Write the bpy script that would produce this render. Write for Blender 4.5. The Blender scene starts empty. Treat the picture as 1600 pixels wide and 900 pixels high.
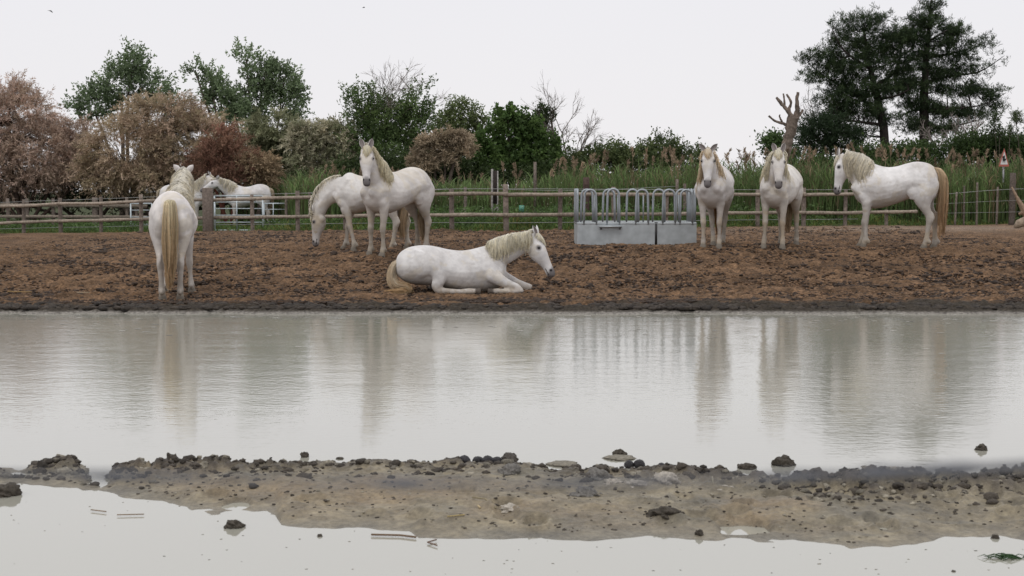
import bpy, math
import numpy as np
from mathutils import Vector

# ------------------------------------------------------------------ camera, sky, sun
SC = bpy.context.scene
COL = SC.collection
F = 2400.0; CAMH = 1.5
TH = math.atan(150.0 / F)
cam_d = bpy.data.cameras.new('camera'); cam = bpy.data.objects.new('camera', cam_d); COL.objects.link(cam)
cam_d.sensor_width = 36; cam_d.lens = 36 * F / 1600
cam.location = (0, 0, CAMH); cam.rotation_euler = (math.pi / 2 - TH, 0, 0)
cam_d.clip_end = 6000; cam_d.clip_start = 0.05
cam_d.dof.use_dof = True; cam_d.dof.focus_distance = 22.0; cam_d.dof.aperture_fstop = 9.0
SC.camera = cam
w = bpy.data.worlds.new("World"); SC.world = w; w.use_nodes = True
nt = w.node_tree; nt.nodes.clear()
out = nt.nodes.new('ShaderNodeOutputWorld'); bg = nt.nodes.new('ShaderNodeBackground')
sky = nt.nodes.new('ShaderNodeTexSky'); sky.sky_type = 'NISHITA'; sky.sun_disc = False
SUN_EL, SUN_AZ = math.radians(58), math.radians(205)
sky.sun_elevation = SUN_EL; sky.sun_rotation = SUN_AZ; sky.air_density = 1.2; sky.dust_density = 5
tc = nt.nodes.new('ShaderNodeTexCoord')
sep = nt.nodes.new('ShaderNodeSeparateXYZ'); nt.links.new(tc.outputs['Generated'], sep.inputs[0])
rm = nt.nodes.new('ShaderNodeValToRGB')                 # overcast cloud sheet: brightness with height only
rm.color_ramp.elements[0].position = 0.0; rm.color_ramp.elements[0].color = (9.1, 8.9, 9.0, 1)
rm.color_ramp.elements[1].position = 1.0; rm.color_ramp.elements[1].color = (10.8, 10.8, 11.2, 1)
e = rm.color_ramp.elements.new(0.16); e.color = (8.75, 8.7, 9.1, 1)
nt.links.new(sep.outputs[2], rm.inputs[0])
nz = nt.nodes.new('ShaderNodeTexNoise'); nz.inputs['Scale'].default_value = 1.6; nz.inputs['Detail'].default_value = 4
nt.links.new(tc.outputs['Generated'], nz.inputs['Vector'])
mr = nt.nodes.new('ShaderNodeMapRange'); mr.inputs['To Min'].default_value = 0.94; mr.inputs['To Max'].default_value = 1.05
nt.links.new(nz.outputs['Fac'], mr.inputs['Value'])
mu = nt.nodes.new('ShaderNodeVectorMath'); mu.operation = 'SCALE'
nt.links.new(rm.outputs[0], mu.inputs[0]); nt.links.new(mr.outputs[0], mu.inputs['Scale'])
mx = nt.nodes.new('ShaderNodeMix'); mx.data_type = 'RGBA'; mx.inputs[0].default_value = 0.05
nt.links.new(mu.outputs[0], mx.inputs[6]); nt.links.new(sky.outputs[0], mx.inputs[7])
nt.links.new(mx.outputs[2], bg.inputs[0]); bg.inputs[1].default_value = 0.1
nt.links.new(bg.outputs[0], out.inputs[0])
sd = bpy.data.lights.new('sun', 'SUN'); sun = bpy.data.objects.new('sun', sd); COL.objects.link(sun)
sd.energy = 0.7; sd.angle = math.radians(25); sd.color = (1, .97, .93)
sv = Vector((math.sin(SUN_AZ) * math.cos(SUN_EL), math.cos(SUN_AZ) * math.cos(SUN_EL), math.sin(SUN_EL)))
sun.rotation_euler = sv.to_track_quat('Z', 'Y').to_euler()
SC.view_settings.view_transform = 'Standard'; SC.view_settings.look = 'None'
SC.view_settings.exposure = 0.0; SC.view_settings.gamma = 1.0
SC.view_settings.use_curve_mapping = False
SC.render.engine = 'CYCLES'

# ------------------------------------------------------------------ helpers
def ray(px, py):
    u = (px - 800) / F; v = (450 - py) / F
    c, s = math.cos(TH), math.sin(TH)
    return np.array([u, c + v * s, -s + v * c])
def at(px, py, D):
    d = ray(px, py); t = D / d[1]
    return np.array([d[0] * t, D, CAMH + d[2] * t])
def onplane(px, py, z=0.0):
    d = ray(px, py); t = (z - CAMH) / d[2]
    return np.array([d[0] * t, d[1] * t, z])
def mpp(D): return D / F          # metres per photo pixel at distance D

def _hash(ix, iy, seed):
    n = (ix.astype(np.int64) * 374761393 + iy.astype(np.int64) * 668265263 + seed * 1274126177) & 0x7fffffff
    n = ((n ^ (n >> 13)) * 1274126177) & 0x7fffffff
    n = n ^ (n >> 16)
    return (n & 0xffffff) / float(0xffffff)
def vnoise(x, y, seed=0):
    x = np.asarray(x, float); y = np.asarray(y, float)
    ix = np.floor(x); iy = np.floor(y); fx = x - ix; fy = y - iy
    fx = fx * fx * (3 - 2 * fx); fy = fy * fy * (3 - 2 * fy)
    a = _hash(ix, iy, seed); b = _hash(ix + 1, iy, seed); c = _hash(ix, iy + 1, seed); d = _hash(ix + 1, iy + 1, seed)
    return (a * (1 - fx) + b * fx) * (1 - fy) + (c * (1 - fx) + d * fx) * fy
def fbm(x, y, seed=0, octv=4):
    s = 0; a = 0.5; t = 0
    for i in range(octv):
        s = s + a * vnoise(x * 2 ** i + 17.3 * i, y * 2 ** i + 5.1 * i, seed + i); t += a; a *= .55
    return s / t

def tag(o, label=None, cat=None, group=None, kind=None):
    if label: o['label'] = label
    if cat: o['category'] = cat
    if group: o['group'] = group
    if kind: o['kind'] = kind
    return o
def empty(name, loc, label, cat, group=None, rz=0):
    o = bpy.data.objects.new(name, None); COL.objects.link(o)
    o.location = [float(v) for v in loc]; o.rotation_euler = (0, 0, rz); o.empty_display_size = .2
    return tag(o, label, cat, group)

class MB:
    """collects geometry; build() links it as ONE mesh object"""
    def __init__(s): s.v = []; s.f = []; s.c = []; s.n = 0
    def add(s, v, faces, col=None):
        v = np.asarray(v, float).reshape(-1, 3); s.v.append(v)
        for fa in faces: s.f.append(np.asarray(fa, np.int64) + s.n)
        if col is None: col = (1, 1, 1)
        col = np.asarray(col, float)
        if col.ndim == 1: col = np.tile(col, (len(v), 1))
        s.c.append(col); s.n += len(v)
    def build(s, name, mat, parent=None, smooth=True, origin=(0, 0, 0)):
        me = bpy.data.meshes.new(name)
        v = np.concatenate(s.v) - np.asarray(origin, float); c = np.concatenate(s.c)
        nf = sum(len(f) for f in s.f)
        loops = np.concatenate([f.ravel() for f in s.f]); tot = np.concatenate([np.full(len(f), f.shape[1]) for f in s.f])
        me.vertices.add(len(v)); me.vertices.foreach_set('co', v.ravel())
        me.loops.add(len(loops)); me.loops.foreach_set('vertex_index', loops.astype(np.int32))
        me.polygons.add(nf); st = np.concatenate([[0], np.cumsum(tot)[:-1]])
        me.polygons.foreach_set('loop_start', st.astype(np.int32)); me.polygons.foreach_set('loop_total', tot.astype(np.int32))
        me.polygons.foreach_set('use_smooth', np.full(nf, smooth))
        me.update(calc_edges=True); me.validate()
        at_ = me.color_attributes.new('Col', 'FLOAT_COLOR', 'POINT')
        at_.data.foreach_set('color', np.concatenate([c, np.ones((len(c), 1))], 1).ravel().astype(np.float32))
        me.materials.append(mat)
        o = bpy.data.objects.new(name, me); COL.objects.link(o)
        if parent is not None: o.parent = parent
        elif any(abs(t) > 1e-9 for t in origin): o.location = [float(t) for t in origin]
        return o

def tube(mb, pts, rad, sides=8, col=None, cap=True, rough=0.0, seed=0):
    pts = np.asarray(pts, float); n = len(pts); rad = np.broadcast_to(np.asarray(rad, float), (n,))
    T = np.gradient(pts, axis=0); T /= np.linalg.norm(T, axis=1)[:, None] + 1e-12
    up = np.array([0, 0, 1.]) if abs(T[0][2]) < .8 else np.array([0, 1., 0])
    A = np.cross(T, up); A /= np.linalg.norm(A, axis=1)[:, None] + 1e-9; B = np.cross(T, A)
    th = np.arange(sides) / sides * 2 * np.pi
    R = rad[:, None]
    if rough: R = R * (1 + rough * (np.random.default_rng(seed).random((n, sides)) - .5))
    else: R = np.repeat(R, sides, 1)
    v = pts[:, None] + R[..., None] * (np.cos(th)[None, :, None] * A[:, None] + np.sin(th)[None, :, None] * B[:, None])
    v = v.reshape(-1, 3)
    i = np.arange(n - 1)[:, None] * sides; j = np.arange(sides)[None]; j2 = (j + 1) % sides
    q = np.stack([i + j, i + j2, i + sides + j2, i + sides + j], -1).reshape(-1, 4)
    fs = [q]
    if cap:
        v = np.concatenate([v, pts[:1], pts[-1:]]); a = n * sides
        jj = np.arange(sides)
        fs.append(np.stack([np.full(sides, a), (jj + 1) % sides, jj], -1))
        fs.append(np.stack([np.full(sides, a + 1), (n - 1) * sides + jj, (n - 1) * sides + (jj + 1) % sides], -1))
    if col is not None:
        col = np.asarray(col, float)
        if col.ndim == 2:
            col = np.concatenate([np.repeat(col, sides, 0), col[:1], col[-1:]]) if cap else np.repeat(col, sides, 0)
    mb.add(v, fs, col)
def box(mb, c, half, col=None, ax=None):
    c = np.asarray(c, float); h = np.asarray(half, float)
    s = np.array([[-1, -1, -1], [1, -1, -1], [1, 1, -1], [-1, 1, -1], [-1, -1, 1], [1, -1, 1], [1, 1, 1], [-1, 1, 1]]) * h
    if ax is not None: s = s @ np.asarray(ax)          # rows of ax = local axes
    mb.add(c + s, [np.array([[0, 3, 2, 1], [4, 5, 6, 7], [0, 1, 5, 4], [1, 2, 6, 5], [2, 3, 7, 6], [3, 0, 4, 7]])], col)

def nodemat(name):
    m = bpy.data.materials.new(name); m.use_nodes = True; t = m.node_tree
    return m, t, t.nodes['Principled BSDF']
def attr_mat(name, rough=.8, noise=0.25, nscale=30, bump=0.0, bscale=60, spec=.3, trans=0.0, lo=None, hi=None, metallic=0):
    """vertex colour (real paint/coat/leaf colour) times procedural noise"""
    m, t, b = nodemat(name)
    a = t.nodes.new('ShaderNodeAttribute'); a.attribute_name = 'Col'
    co = t.nodes.new('ShaderNodeTexCoord')
    n = t.nodes.new('ShaderNodeTexNoise'); n.inputs['Scale'].default_value = nscale; n.inputs['Detail'].default_value = 5
    t.links.new(co.outputs['Object'], n.inputs['Vector'])
    r = t.nodes.new('ShaderNodeMapRange'); r.inputs['From Min'].default_value = .3; r.inputs['From Max'].default_value = .7
    r.inputs['To Min'].default_value = 1 - noise; r.inputs['To Max'].default_value = 1 + noise
    t.links.new(n.outputs['Fac'], r.inputs['Value'])
    v = t.nodes.new('ShaderNodeVectorMath'); v.operation = 'SCALE'
    t.links.new(a.outputs['Color'], v.inputs[0]); t.links.new(r.outputs[0], v.inputs['Scale'])
    t.links.new(v.outputs[0], b.inputs['Base Color'])
    b.inputs['Roughness'].default_value = rough; b.inputs['Specular IOR Level'].default_value = spec; b.inputs['Metallic'].default_value = metallic
    if bump:
        n2 = t.nodes.new('ShaderNodeTexNoise'); n2.inputs['Scale'].default_value = bscale; n2.inputs['Detail'].default_value = 6
        t.links.new(co.outputs['Object'], n2.inputs['Vector'])
        bp = t.nodes.new('ShaderNodeBump'); bp.inputs['Strength'].default_value = bump; bp.inputs['Distance'].default_value = .02
        t.links.new(n2.outputs['Fac'], bp.inputs['Height']); t.links.new(bp.outputs[0], b.inputs['Normal'])
    if trans:
        o = t.nodes['Material Output']; tr = t.nodes.new('ShaderNodeBsdfTranslucent'); mi = t.nodes.new('ShaderNodeMixShader')
        t.links.new(v.outputs[0], tr.inputs[0]); mi.inputs[0].default_value = trans
        t.links.new(b.outputs[0], mi.inputs[1]); t.links.new(tr.outputs[0], mi.inputs[2]); t.links.new(mi.outputs[0], o.inputs[0])
    return m

M_leaf = attr_mat('leaf', rough=.6, noise=.25, nscale=1.2, spec=.3, trans=.42)
M_dry = attr_mat('feathery_twig', rough=.9, noise=.2, nscale=1.0, spec=.1, trans=.25)
M_grass = attr_mat('grass_blade', rough=.7, noise=.25, nscale=.8, spec=.2, trans=.3)
M_bark = attr_mat('bark', rough=.9, noise=.35, nscale=14, bump=.6, bscale=30, spec=.15)
M_wood = attr_mat('weathered_wood', rough=.85, noise=.35, nscale=18, bump=.5, bscale=40, spec=.2)
M_hair = attr_mat('horse_hair', rough=.65, noise=.08, nscale=20, spec=.25, trans=.38)
M_clod = attr_mat('clod_mud', rough=.8, noise=.35, nscale=60, bump=.6, bscale=90, spec=.35)
M_dark = attr_mat('dung', rough=.55, noise=.2, nscale=80, bump=.4, bscale=120, spec=.4)
M_eye = attr_mat('eye_black', rough=.12, noise=.0, spec=.6)
M_paint = attr_mat('painted_metal', rough=.5, noise=.06, nscale=40, spec=.4)
M_galv = attr_mat('galvanised_steel', rough=.5, noise=.14, nscale=7, spec=.5, metallic=.45)
M_bird = attr_mat('feathers', rough=.7, noise=.1)

# ------------------------------------------------------------------ ground height through the photo's footing points
FENCE = np.array([(-200, 370, 50), (0, 368, 46.5), (36, 367, 46), (94, 366, 45), (157, 365.5, 44), (220, 364, 43), (325, 363, 41.5), (394, 362.5, 41), (465, 362, 40),
                  (624, 361, 37.5), (706, 361, 36.5), (791, 362, 36), (875, 361, 36.5), (960, 360, 37.5), (1112, 356.5, 40), (1184, 355, 41),
                  (1256, 355, 41.3), (1321, 354, 41.6), (1386, 353.5, 42), (1500, 352, 42.5), (1600, 352, 43), (1800, 352, 44)], float)
ctl = []
for px in range(-300, 2000, 150):
    p = onplane(px, 492.5); ctl.append((p[0], p[1], 0.0)); ctl.append((p[0], p[1] + .35, 0.045))
for px, py, D in [(262, 471, 20.35), (285, 459, 21.3), (60, 462, 20.9), (500, 462, 20.9), (640, 461, 21), (740, 460, 21.1), (850, 455, 21.4), (1000, 462, 20.9), (1300, 460, 21), (1550, 458, 21),
                  (588, 402.5, 24.7), (650, 391, 25.7), (545, 396, 26.6), (640, 386, 27.4), (995, 384, 27.4), (1110, 389, 25.2), (1115, 384, 26.2), (1205, 388, 25.3),
                  (1225, 383, 26.2), (1365, 388, 26.2), (1445, 389, 25.6), (300, 420, 23.5), (60, 415, 24), (60, 385, 30), (300, 382, 30), (1580, 392, 25.5), (1000, 420, 23.2), (1400, 420, 23.3),
                  (-400, 410, 25), (2000, 400, 25), (375, 357.5, 53), (240, 358, 53), (0, 358, 53), (800, 352, 50), (1300, 347, 50), (1580, 346, 50)]:
    ctl.append(tuple(at(px, py, D)))
for r in FENCE: ctl.append(tuple(at(*r)))
for X in (-60, -25, 0, 25, 60): ctl.append((X, 64, .25)); ctl.append((X, 80, .2))
ctl = np.array(ctl)
SX = .45
def _phi(d): return d
_d = np.hypot((ctl[:, None, 0] - ctl[None, :, 0]) * SX, ctl[:, None, 1] - ctl[None, :, 1])
_A = np.block([[_phi(_d) - np.eye(len(ctl)) * .03, np.ones((len(ctl), 1))], [np.ones((1, len(ctl))), np.zeros((1, 1))]])
_W = np.linalg.solve(_A, np.concatenate([ctl[:, 2], [0]]))
def gh(x, y):
    x = np.asarray(x, float); y = np.asarray(y, float); sh = np.broadcast(x, y).shape
    x = np.broadcast_to(x, sh); y = np.broadcast_to(y, sh)
    z = np.full(sh, _W[-1])
    xc = np.clip(x, -60, 60); yc = np.clip(y, 19, 80)
    for i in range(len(ctl)): z = z + _W[i] * np.hypot((xc - ctl[i, 0]) * SX, yc - ctl[i, 1])
    k = np.clip((19.08 - y) / .5, 0, 1)
    return z * (1 - k) + k * (-.06 - .25 * np.clip((18.7 - y) / 3, 0, 1))
def gz(x, y): return float(gh(np.array([x]), np.array([y]))[0])
def fenceD(px): return np.interp(px, FENCE[:, 0], FENCE[:, 2])

# ------------------------------------------------------------------ ground sheet
def axis(lo, hi, step, far, n):
    core = np.arange(lo, hi, step); g = np.geomspace(step * 2, far, n)
    return core, g
xc = np.arange(-9.5, 9.5, .037); g = np.geomspace(.06, 2500, 46)
gx = np.concatenate([-9.5 - g[::-1], xc, 9.5 + g])
yc = np.concatenate([[-60, -20, 0, 10, 16, 18], np.arange(18.4, 29, .033), np.arange(29, 46, .12), np.arange(46, 80, 1.0), np.geomspace(80, 4000, 14)])
GX, GY = np.meshgrid(gx, yc)
GZ = gh(GX, GY)
amp = np.clip((GY - 18.7) / .5, 0, 1) * np.clip((60 - GY) / 20, 0, 1)
nzf = fbm(GX * 7, GY * 7, 3, 4) - .5; nzc = fbm(GX * 1.1, GY * 1.6, 9, 3) - .5
rid = 1 - np.abs(fbm(GX * 5, GY * 8, 21, 3) - .5) * 4
GZ += amp * (nzf * .13 + (fbm(GX * 17, GY * 15, 8, 2) - .5) * .035 + nzc * .08 + np.clip(rid, 0, 1) * .012)
GZ += np.exp(-((GY - 19.0) / .35) ** 2) * (fbm(GX * 1.6, GY * 3, 33, 5) - .5) * .07      # ragged waterline
GZ = np.where(GY > 90, GZ * 0 + .2, GZ)
nx, ny = len(gx), len(yc)
ii = np.arange(ny - 1)[:, None] * nx + np.arange(nx - 1)[None]
quads = np.stack([ii, ii + 1, ii + nx + 1, ii + nx], -1).reshape(-1, 4)
# real soil colours: dry churned dung/earth, damp dark rim, trampled grey track, grassed soil behind the fence
fx = GX / np.maximum(GY, 1) * F + 800
fD = np.interp(fx, FENCE[:, 0], FENCE[:, 2])
b = np.stack([.168 + 0 * GX, .102 + 0 * GX, .058 + 0 * GX], -1)
tone = (.35 * fbm(GX * 2, GY * 2.5, 41, 4) + .65 * fbm(GX * 11, GY * 9, 43, 3))[..., None]
b = b * .86 * (0.0 + 1.9 * tone) * (.55 + .9 * fbm(GX * 16, GY * 11, 45, 3)[..., None])
blot = np.clip((fbm(GX * .6, GY * .9, 55, 3) - .5) * 4, 0, 1)[..., None]
b = b * (1 - .25 * blot)
track = (np.exp(-((GY - (fD - 4.5)) / 3.0) ** 2) * np.clip((fx - 1000) / 300, 0, 1))[..., None] * .6
b = b * (1 - track) + np.array([.26, .20, .15]) * track
wet = np.clip((19.72 + 1.3 * (fbm(GX * 1.3, GY * 1.5, 61, 4) - .5) - GY) / .3, 0, 1)[..., None]
b = b * (1 - wet) + np.array([.045, .037, .028]) * (.6 + .8 * tone) * wet
edge = np.exp(-((GZ - 0.008) / .014) ** 2)[..., None] * (GY < 19.5)[..., None]
b = b * (1 - .75 * edge) + np.array([.30, .28, .25]) * .75 * edge
gr = np.clip((GY - fD + .3) / .6, 0, 1)[..., None] * (GY > 30)[..., None]
b = b * (1 - gr) + np.array([.045, .055, .02]) * (.6 + .8 * tone) * gr
m_ground = attr_mat('churned_earth', rough=.9, noise=.5, nscale=32, bump=1.0, bscale=40, spec=.15)
mb = MB(); mb.add(np.stack([GX, GY, GZ], -1), [quads], b.reshape(-1, 3))
tag(mb.build('ground', m_ground), kind='structure')

# ------------------------------------------------------------------ pond
def water_mat():
    m, t, b = nodemat('murky_water')
    b.inputs['Base Color'].default_value = (.38, .37, .31, 1); b.inputs['Roughness'].default_value = .05
    b.inputs['IOR'].default_value = 2.2
    co = t.nodes.new('ShaderNodeTexCoord')
    sp = t.nodes.new('ShaderNodeSeparateXYZ'); t.links.new(co.outputs['Object'], sp.inputs[0])
    def wave(sx, sy, det):
        mp = t.nodes.new('ShaderNodeMapping'); mp.inputs['Scale'].default_value = (sx, sy, 1)
        n = t.nodes.new('ShaderNodeTexNoise'); n.inputs['Scale'].default_value = 1; n.inputs['Detail'].default_value = det
        t.links.new(co.outputs['Object'], mp.inputs[0]); t.links.new(mp.outputs[0], n.inputs['Vector']); return n
    n1 = wave(13, 19, 3); n2 = wave(2.2, 3.2, 2)
    # gust pattern: wind-ruffled far half of the pond, still water behind the mud bar
    r = t.nodes.new('ShaderNodeMapRange'); r.inputs['From Min'].default_value = 7.2; r.inputs['From Max'].default_value = 11
    r.inputs['To Min'].default_value = .04; r.inputs['To Max'].default_value = 1
    t.links.new(sp.outputs[1], r.inputs['Value'])
    g = wave(.35, .8, 2)
    gr_ = t.nodes.new('ShaderNodeMapRange'); gr_.inputs['From Min'].default_value = .35; gr_.inputs['From Max'].default_value = .65
    gr_.inputs['To Min'].default_value = .8; gr_.inputs['To Max'].default_value = 1.1
    t.links.new(g.outputs['Fac'], gr_.inputs['Value'])
    mm = t.nodes.new('ShaderNodeMath'); mm.operation = 'MULTIPLY'; t.links.new(r.outputs[0], mm.inputs[0]); t.links.new(gr_.outputs[0], mm.inputs[1])
    ad = t.nodes.new('ShaderNodeMath'); ad.operation = 'MULTIPLY_ADD'; ad.inputs[1].default_value = 1.3
    t.links.new(n2.outputs['Fac'], ad.inputs[0]); t.links.new(n1.outputs['Fac'], ad.inputs[2])
    h = t.nodes.new('ShaderNodeMath'); h.operation = 'MULTIPLY'; t.links.new(ad.outputs[0], h.inputs[0]); t.links.new(mm.outputs[0], h.inputs[1])
    bp = t.nodes.new('ShaderNodeBump'); bp.inputs['Strength'].default_value = 1.0; bp.inputs['Distance'].default_value = .0018
    t.links.new(h.outputs[0], bp.inputs['Height']); t.links.new(bp.outputs[0], b.inputs['Normal'])
    return m
mb = MB(); mb.add([(-2500, -55, 0), (2500, -55, 0), (2500, 19.75, 0), (-2500, 19.75, 0)], [np.array([[0, 1, 2, 3]])])
tag(mb.build('pond_water', water_mat()), kind='structure')

mb = MB(); rf_ = np.random.default_rng(8)
for k in range(420):
    X_ = rf_.uniform(-8, 8); Y_ = 18.95 - abs(rf_.normal(0, 1.6)); a_ = rf_.uniform(.01, .05); n_ = 7; th_ = np.arange(n_) / n_ * 6.283
    ring = np.stack([X_ + np.cos(th_) * a_ * rf_.uniform(.7, 1.3, n_), Y_ + np.sin(th_) * a_ * .5, 0 * th_ + .003], 1)
    mb.add(ring, [np.array([list(range(n_))])], np.array([.5, .48, .43]) * rf_.uniform(.5, 1.2))
tag(mb.build('scum', M_clod), 'pale flecks of scum floating off the far waterline', 'scum', kind='stuff')

# ------------------------------------------------------------------ foreground mud bar
rs = np.random.default_rng(5)
UP = np.array([(-200, 728), (0, 733), (30, 737), (60, 726), (110, 722), (135, 733), (160, 735), (185, 729), (270, 726), (400, 730), (560, 724), (650, 727), (720, 723), (830, 728), (880, 737), (950, 735), (1030, 732), (1100, 738), (1180, 744), (1300, 752), (1450, 744), (1600, 738), (1800, 735)], float)
LO = np.array([(-200, 760), (0, 757), (30, 752), (110, 760), (150, 768), (200, 776), (270, 788), (300, 800), (430, 799), (440, 820), (500, 823), (560, 821), (640, 826), (655, 838), (760, 843), (900, 845), (1010, 838), (1090, 843), (1130, 847), (1200, 849), (1240, 850), (1330, 859), (1400, 849), (1480, 838), (1560, 834), (1600, 843), (1800, 843)], float)
bx = np.arange(-3.6, 3.6, .0085); by = np.arange(5.9, 9.1, .0085)
BX, BY = np.meshgrid(bx, by)
def planepix(X, Y):      # pixel of a z=0 point
    c, s = math.cos(TH), math.sin(TH)
    zc = Y * c + CAMH * s; yc_ = Y * s - CAMH * c
    return 800 + F * X / zc, 450 - F * yc_ / zc
PX, PY = planepix(BX, BY)
u = np.interp(PX, UP[:, 0], UP[:, 1]) + (fbm(BX * 5, BX * 0 + 2, 3, 4) - .5) * 10
l = np.interp(PX, LO[:, 0], LO[:, 1]) + (fbm(BX * 4, BX * 0 + 8, 5, 4) - .5) * 9
du = (PY - u) / 26.0; dl = (l - PY) / 42.0
prof = np.minimum(du, dl)
z = np.clip(prof, -1, 1) * .05
ins = np.clip(prof * 2.2, 0, 1)
z += (fbm(BX * 3, BY * 4, 77, 4) - .47) * .05 * np.clip(prof + .5, 0, 1)
# rough cloddy ridge along the far half of the bar
rdc = np.interp(PX, [0, 600, 700, 860, 1000, 1180, 1300, 1600], [.6, .5, .2, .2, .7, .8, 1.15, 1.2]); rdg = np.exp(-((du - rdc) / .55) ** 2) * np.clip(np.interp(PX, [0, 60, 180, 260, 420, 480, 620, 700, 850, 950, 1080, 1200, 1280, 1400, 1600], [.3, .35, .7, 1.1, .8, .35, .4, .7, .4, .6, .8, .6, 1.2, 1.2, 1.2]), 0, 2)
c1 = fbm(BX * 13, BY * 13, 101, 4); c2 = fbm(BX * 34, BY * 34, 131, 3)
billow = np.abs(fbm(BX * 9, BY * 9, 151, 4) - .5) * 2
clod = np.clip((c1 - .42) * 3.4, 0, 1)
z += ins * (rdg * (clod * .055 + billow * .036 + .003) + (c2 - .5) * .010 * (.5 + rdg) + clod * .010)
# wet channels
gap = np.exp(-((PX - 143 - 25 * fbm(BY * 9, BX * 9, 301, 3)) / 20) ** 2 - ((PY - 749) / 9) ** 2) * .11 + np.exp(-((PX - 1163) / 36) ** 4 - ((PY - 829) / 6) ** 4) * .09
gap += np.exp(-((PX - 1250) / 70) ** 2 - ((PY - 757) / 4.5) ** 2) * .08 + np.exp(-((PX - 60) / 90) ** 2 - ((PY - 742) / 3) ** 2) * .05
z -= gap
hp = np.random.default_rng(44)
for k in range(42):      # old hoof prints
    q0 = onplane(hp.uniform(200, 1600), hp.uniform(775, 835)); rr_ = np.hypot((BX - q0[0]) / hp.uniform(.05, .075), (BY - q0[1]) / hp.uniform(.06, .09)); z += np.where(rr_ < 1.6, -.022 * np.exp(-rr_ ** 4) + .010 * np.exp(-((rr_ - 1.2) / .22) ** 2), 0) * ins
z = np.where((PX < -150) | (PX > 1780), np.minimum(z, -.02 - .0 * z), z)
edgef = np.minimum.reduce([(BX + 3.6) / .2, (3.6 - BX) / .2, (BY - 5.9) / .1, (9.1 - BY) / .1]); z = np.where(edgef < 1, np.minimum(z, -.05), z)
tn = fbm(BX * 8, BY * 8, 171, 5)[..., None]; t2 = fbm(BX * 1.7, BY * 2.4, 181, 4)[..., None]
bc = np.array([.215, .182, .122]) * (.4 + 1.15 * tn) * (.7 + .6 * fbm(BX * 22, BY * 22, 191, 4)[..., None])
gy_ = np.clip((fbm(BX * 2.6, BY * 5, 205, 4) - .5) * 5, 0, 1)[..., None]; bc = bc * (1 - .5 * gy_) + np.array([.13, .125, .105]) * (.5 + tn) * .5 * gy_
och = np.clip((t2 - .5) * 4, 0, 1) * np.clip(prof * 1.5, 0, 1)[..., None]
bc = bc * (1 - .6 * och) + np.array([.26, .19, .11]) * .6 * och
dk = (np.clip(clod * 1.1, 0, 1) * np.clip(rdg * 1.5 + .12, 0, 1))[..., None]
bc = bc * (1 - dk) + np.array([.062, .05, .038]) * (.5 + 1.0 * tn) * dk
wr = np.exp(-np.clip(z, 0, 1) / .006)[..., None]
bc = bc * (1 - .55 * wr) + np.array([.20, .185, .155]) * .55 * wr
nbx, nby = len(bx), len(by)
ii = np.arange(nby - 1)[:, None] * nbx + np.arange(nbx - 1)[None]
zz = z; keep = (np.maximum.reduce([zz[:-1, :-1], zz[1:, :-1], zz[:-1, 1:], zz[1:, 1:]]) > -.045)
q = np.stack([ii, ii + 1, ii + nbx + 1, ii + nbx], -1)[keep]
m_mud = attr_mat('wet_mud', rough=.55, noise=.25, nscale=40, bump=.5, bscale=120, spec=.4)
mb = MB(); mb.add(np.stack([BX, BY, z], -1), [q], bc.reshape(-1, 3))
tag(mb.build('mud_bank', m_mud), kind='structure')
def bankz(X, Y):
    i = int(np.clip((X - bx[0]) / .0085, 0, nbx - 1)); j = int(np.clip((Y - by[0]) / .0085, 0, nby - 1)); return max(0.0, float(z[j, i]))

def ico(sub=3):
    import bmesh
    bm = bmesh.new(); bmesh.ops.create_icosphere(bm, subdivisions=sub, radius=1)
    v = np.array([tuple(x.co) for x in bm.verts]); f = np.array([[a.index for a in fa.verts] for fa in bm.faces]); bm.free(); return v, f
ICO = {k: ico(k) for k in (1, 2, 3, 4)}
def lump(mb, c, r, col, seed, sub=3, rough=.35, squash=(1, 1, 1)):
    v, f = ICO[sub]
    n = fbm(v[:, 0] * 2 + seed * 7.1 + v[:, 2] * 1.7, v[:, 1] * 2 + v[:, 2] * 1.3 + seed * 3.3, seed, 3) - .5
    n2 = fbm(v[:, 0] * 6 + seed + v[:, 2] * 5, v[:, 1] * 6 + v[:, 2] * 4, seed + 9, 2) - .5
    vv = v * (1 + rough * 2 * n + rough * .9 * n2)[:, None] * r * np.asarray(squash)
    mb.add(np.asarray(c) + vv, [f], col)

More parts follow.
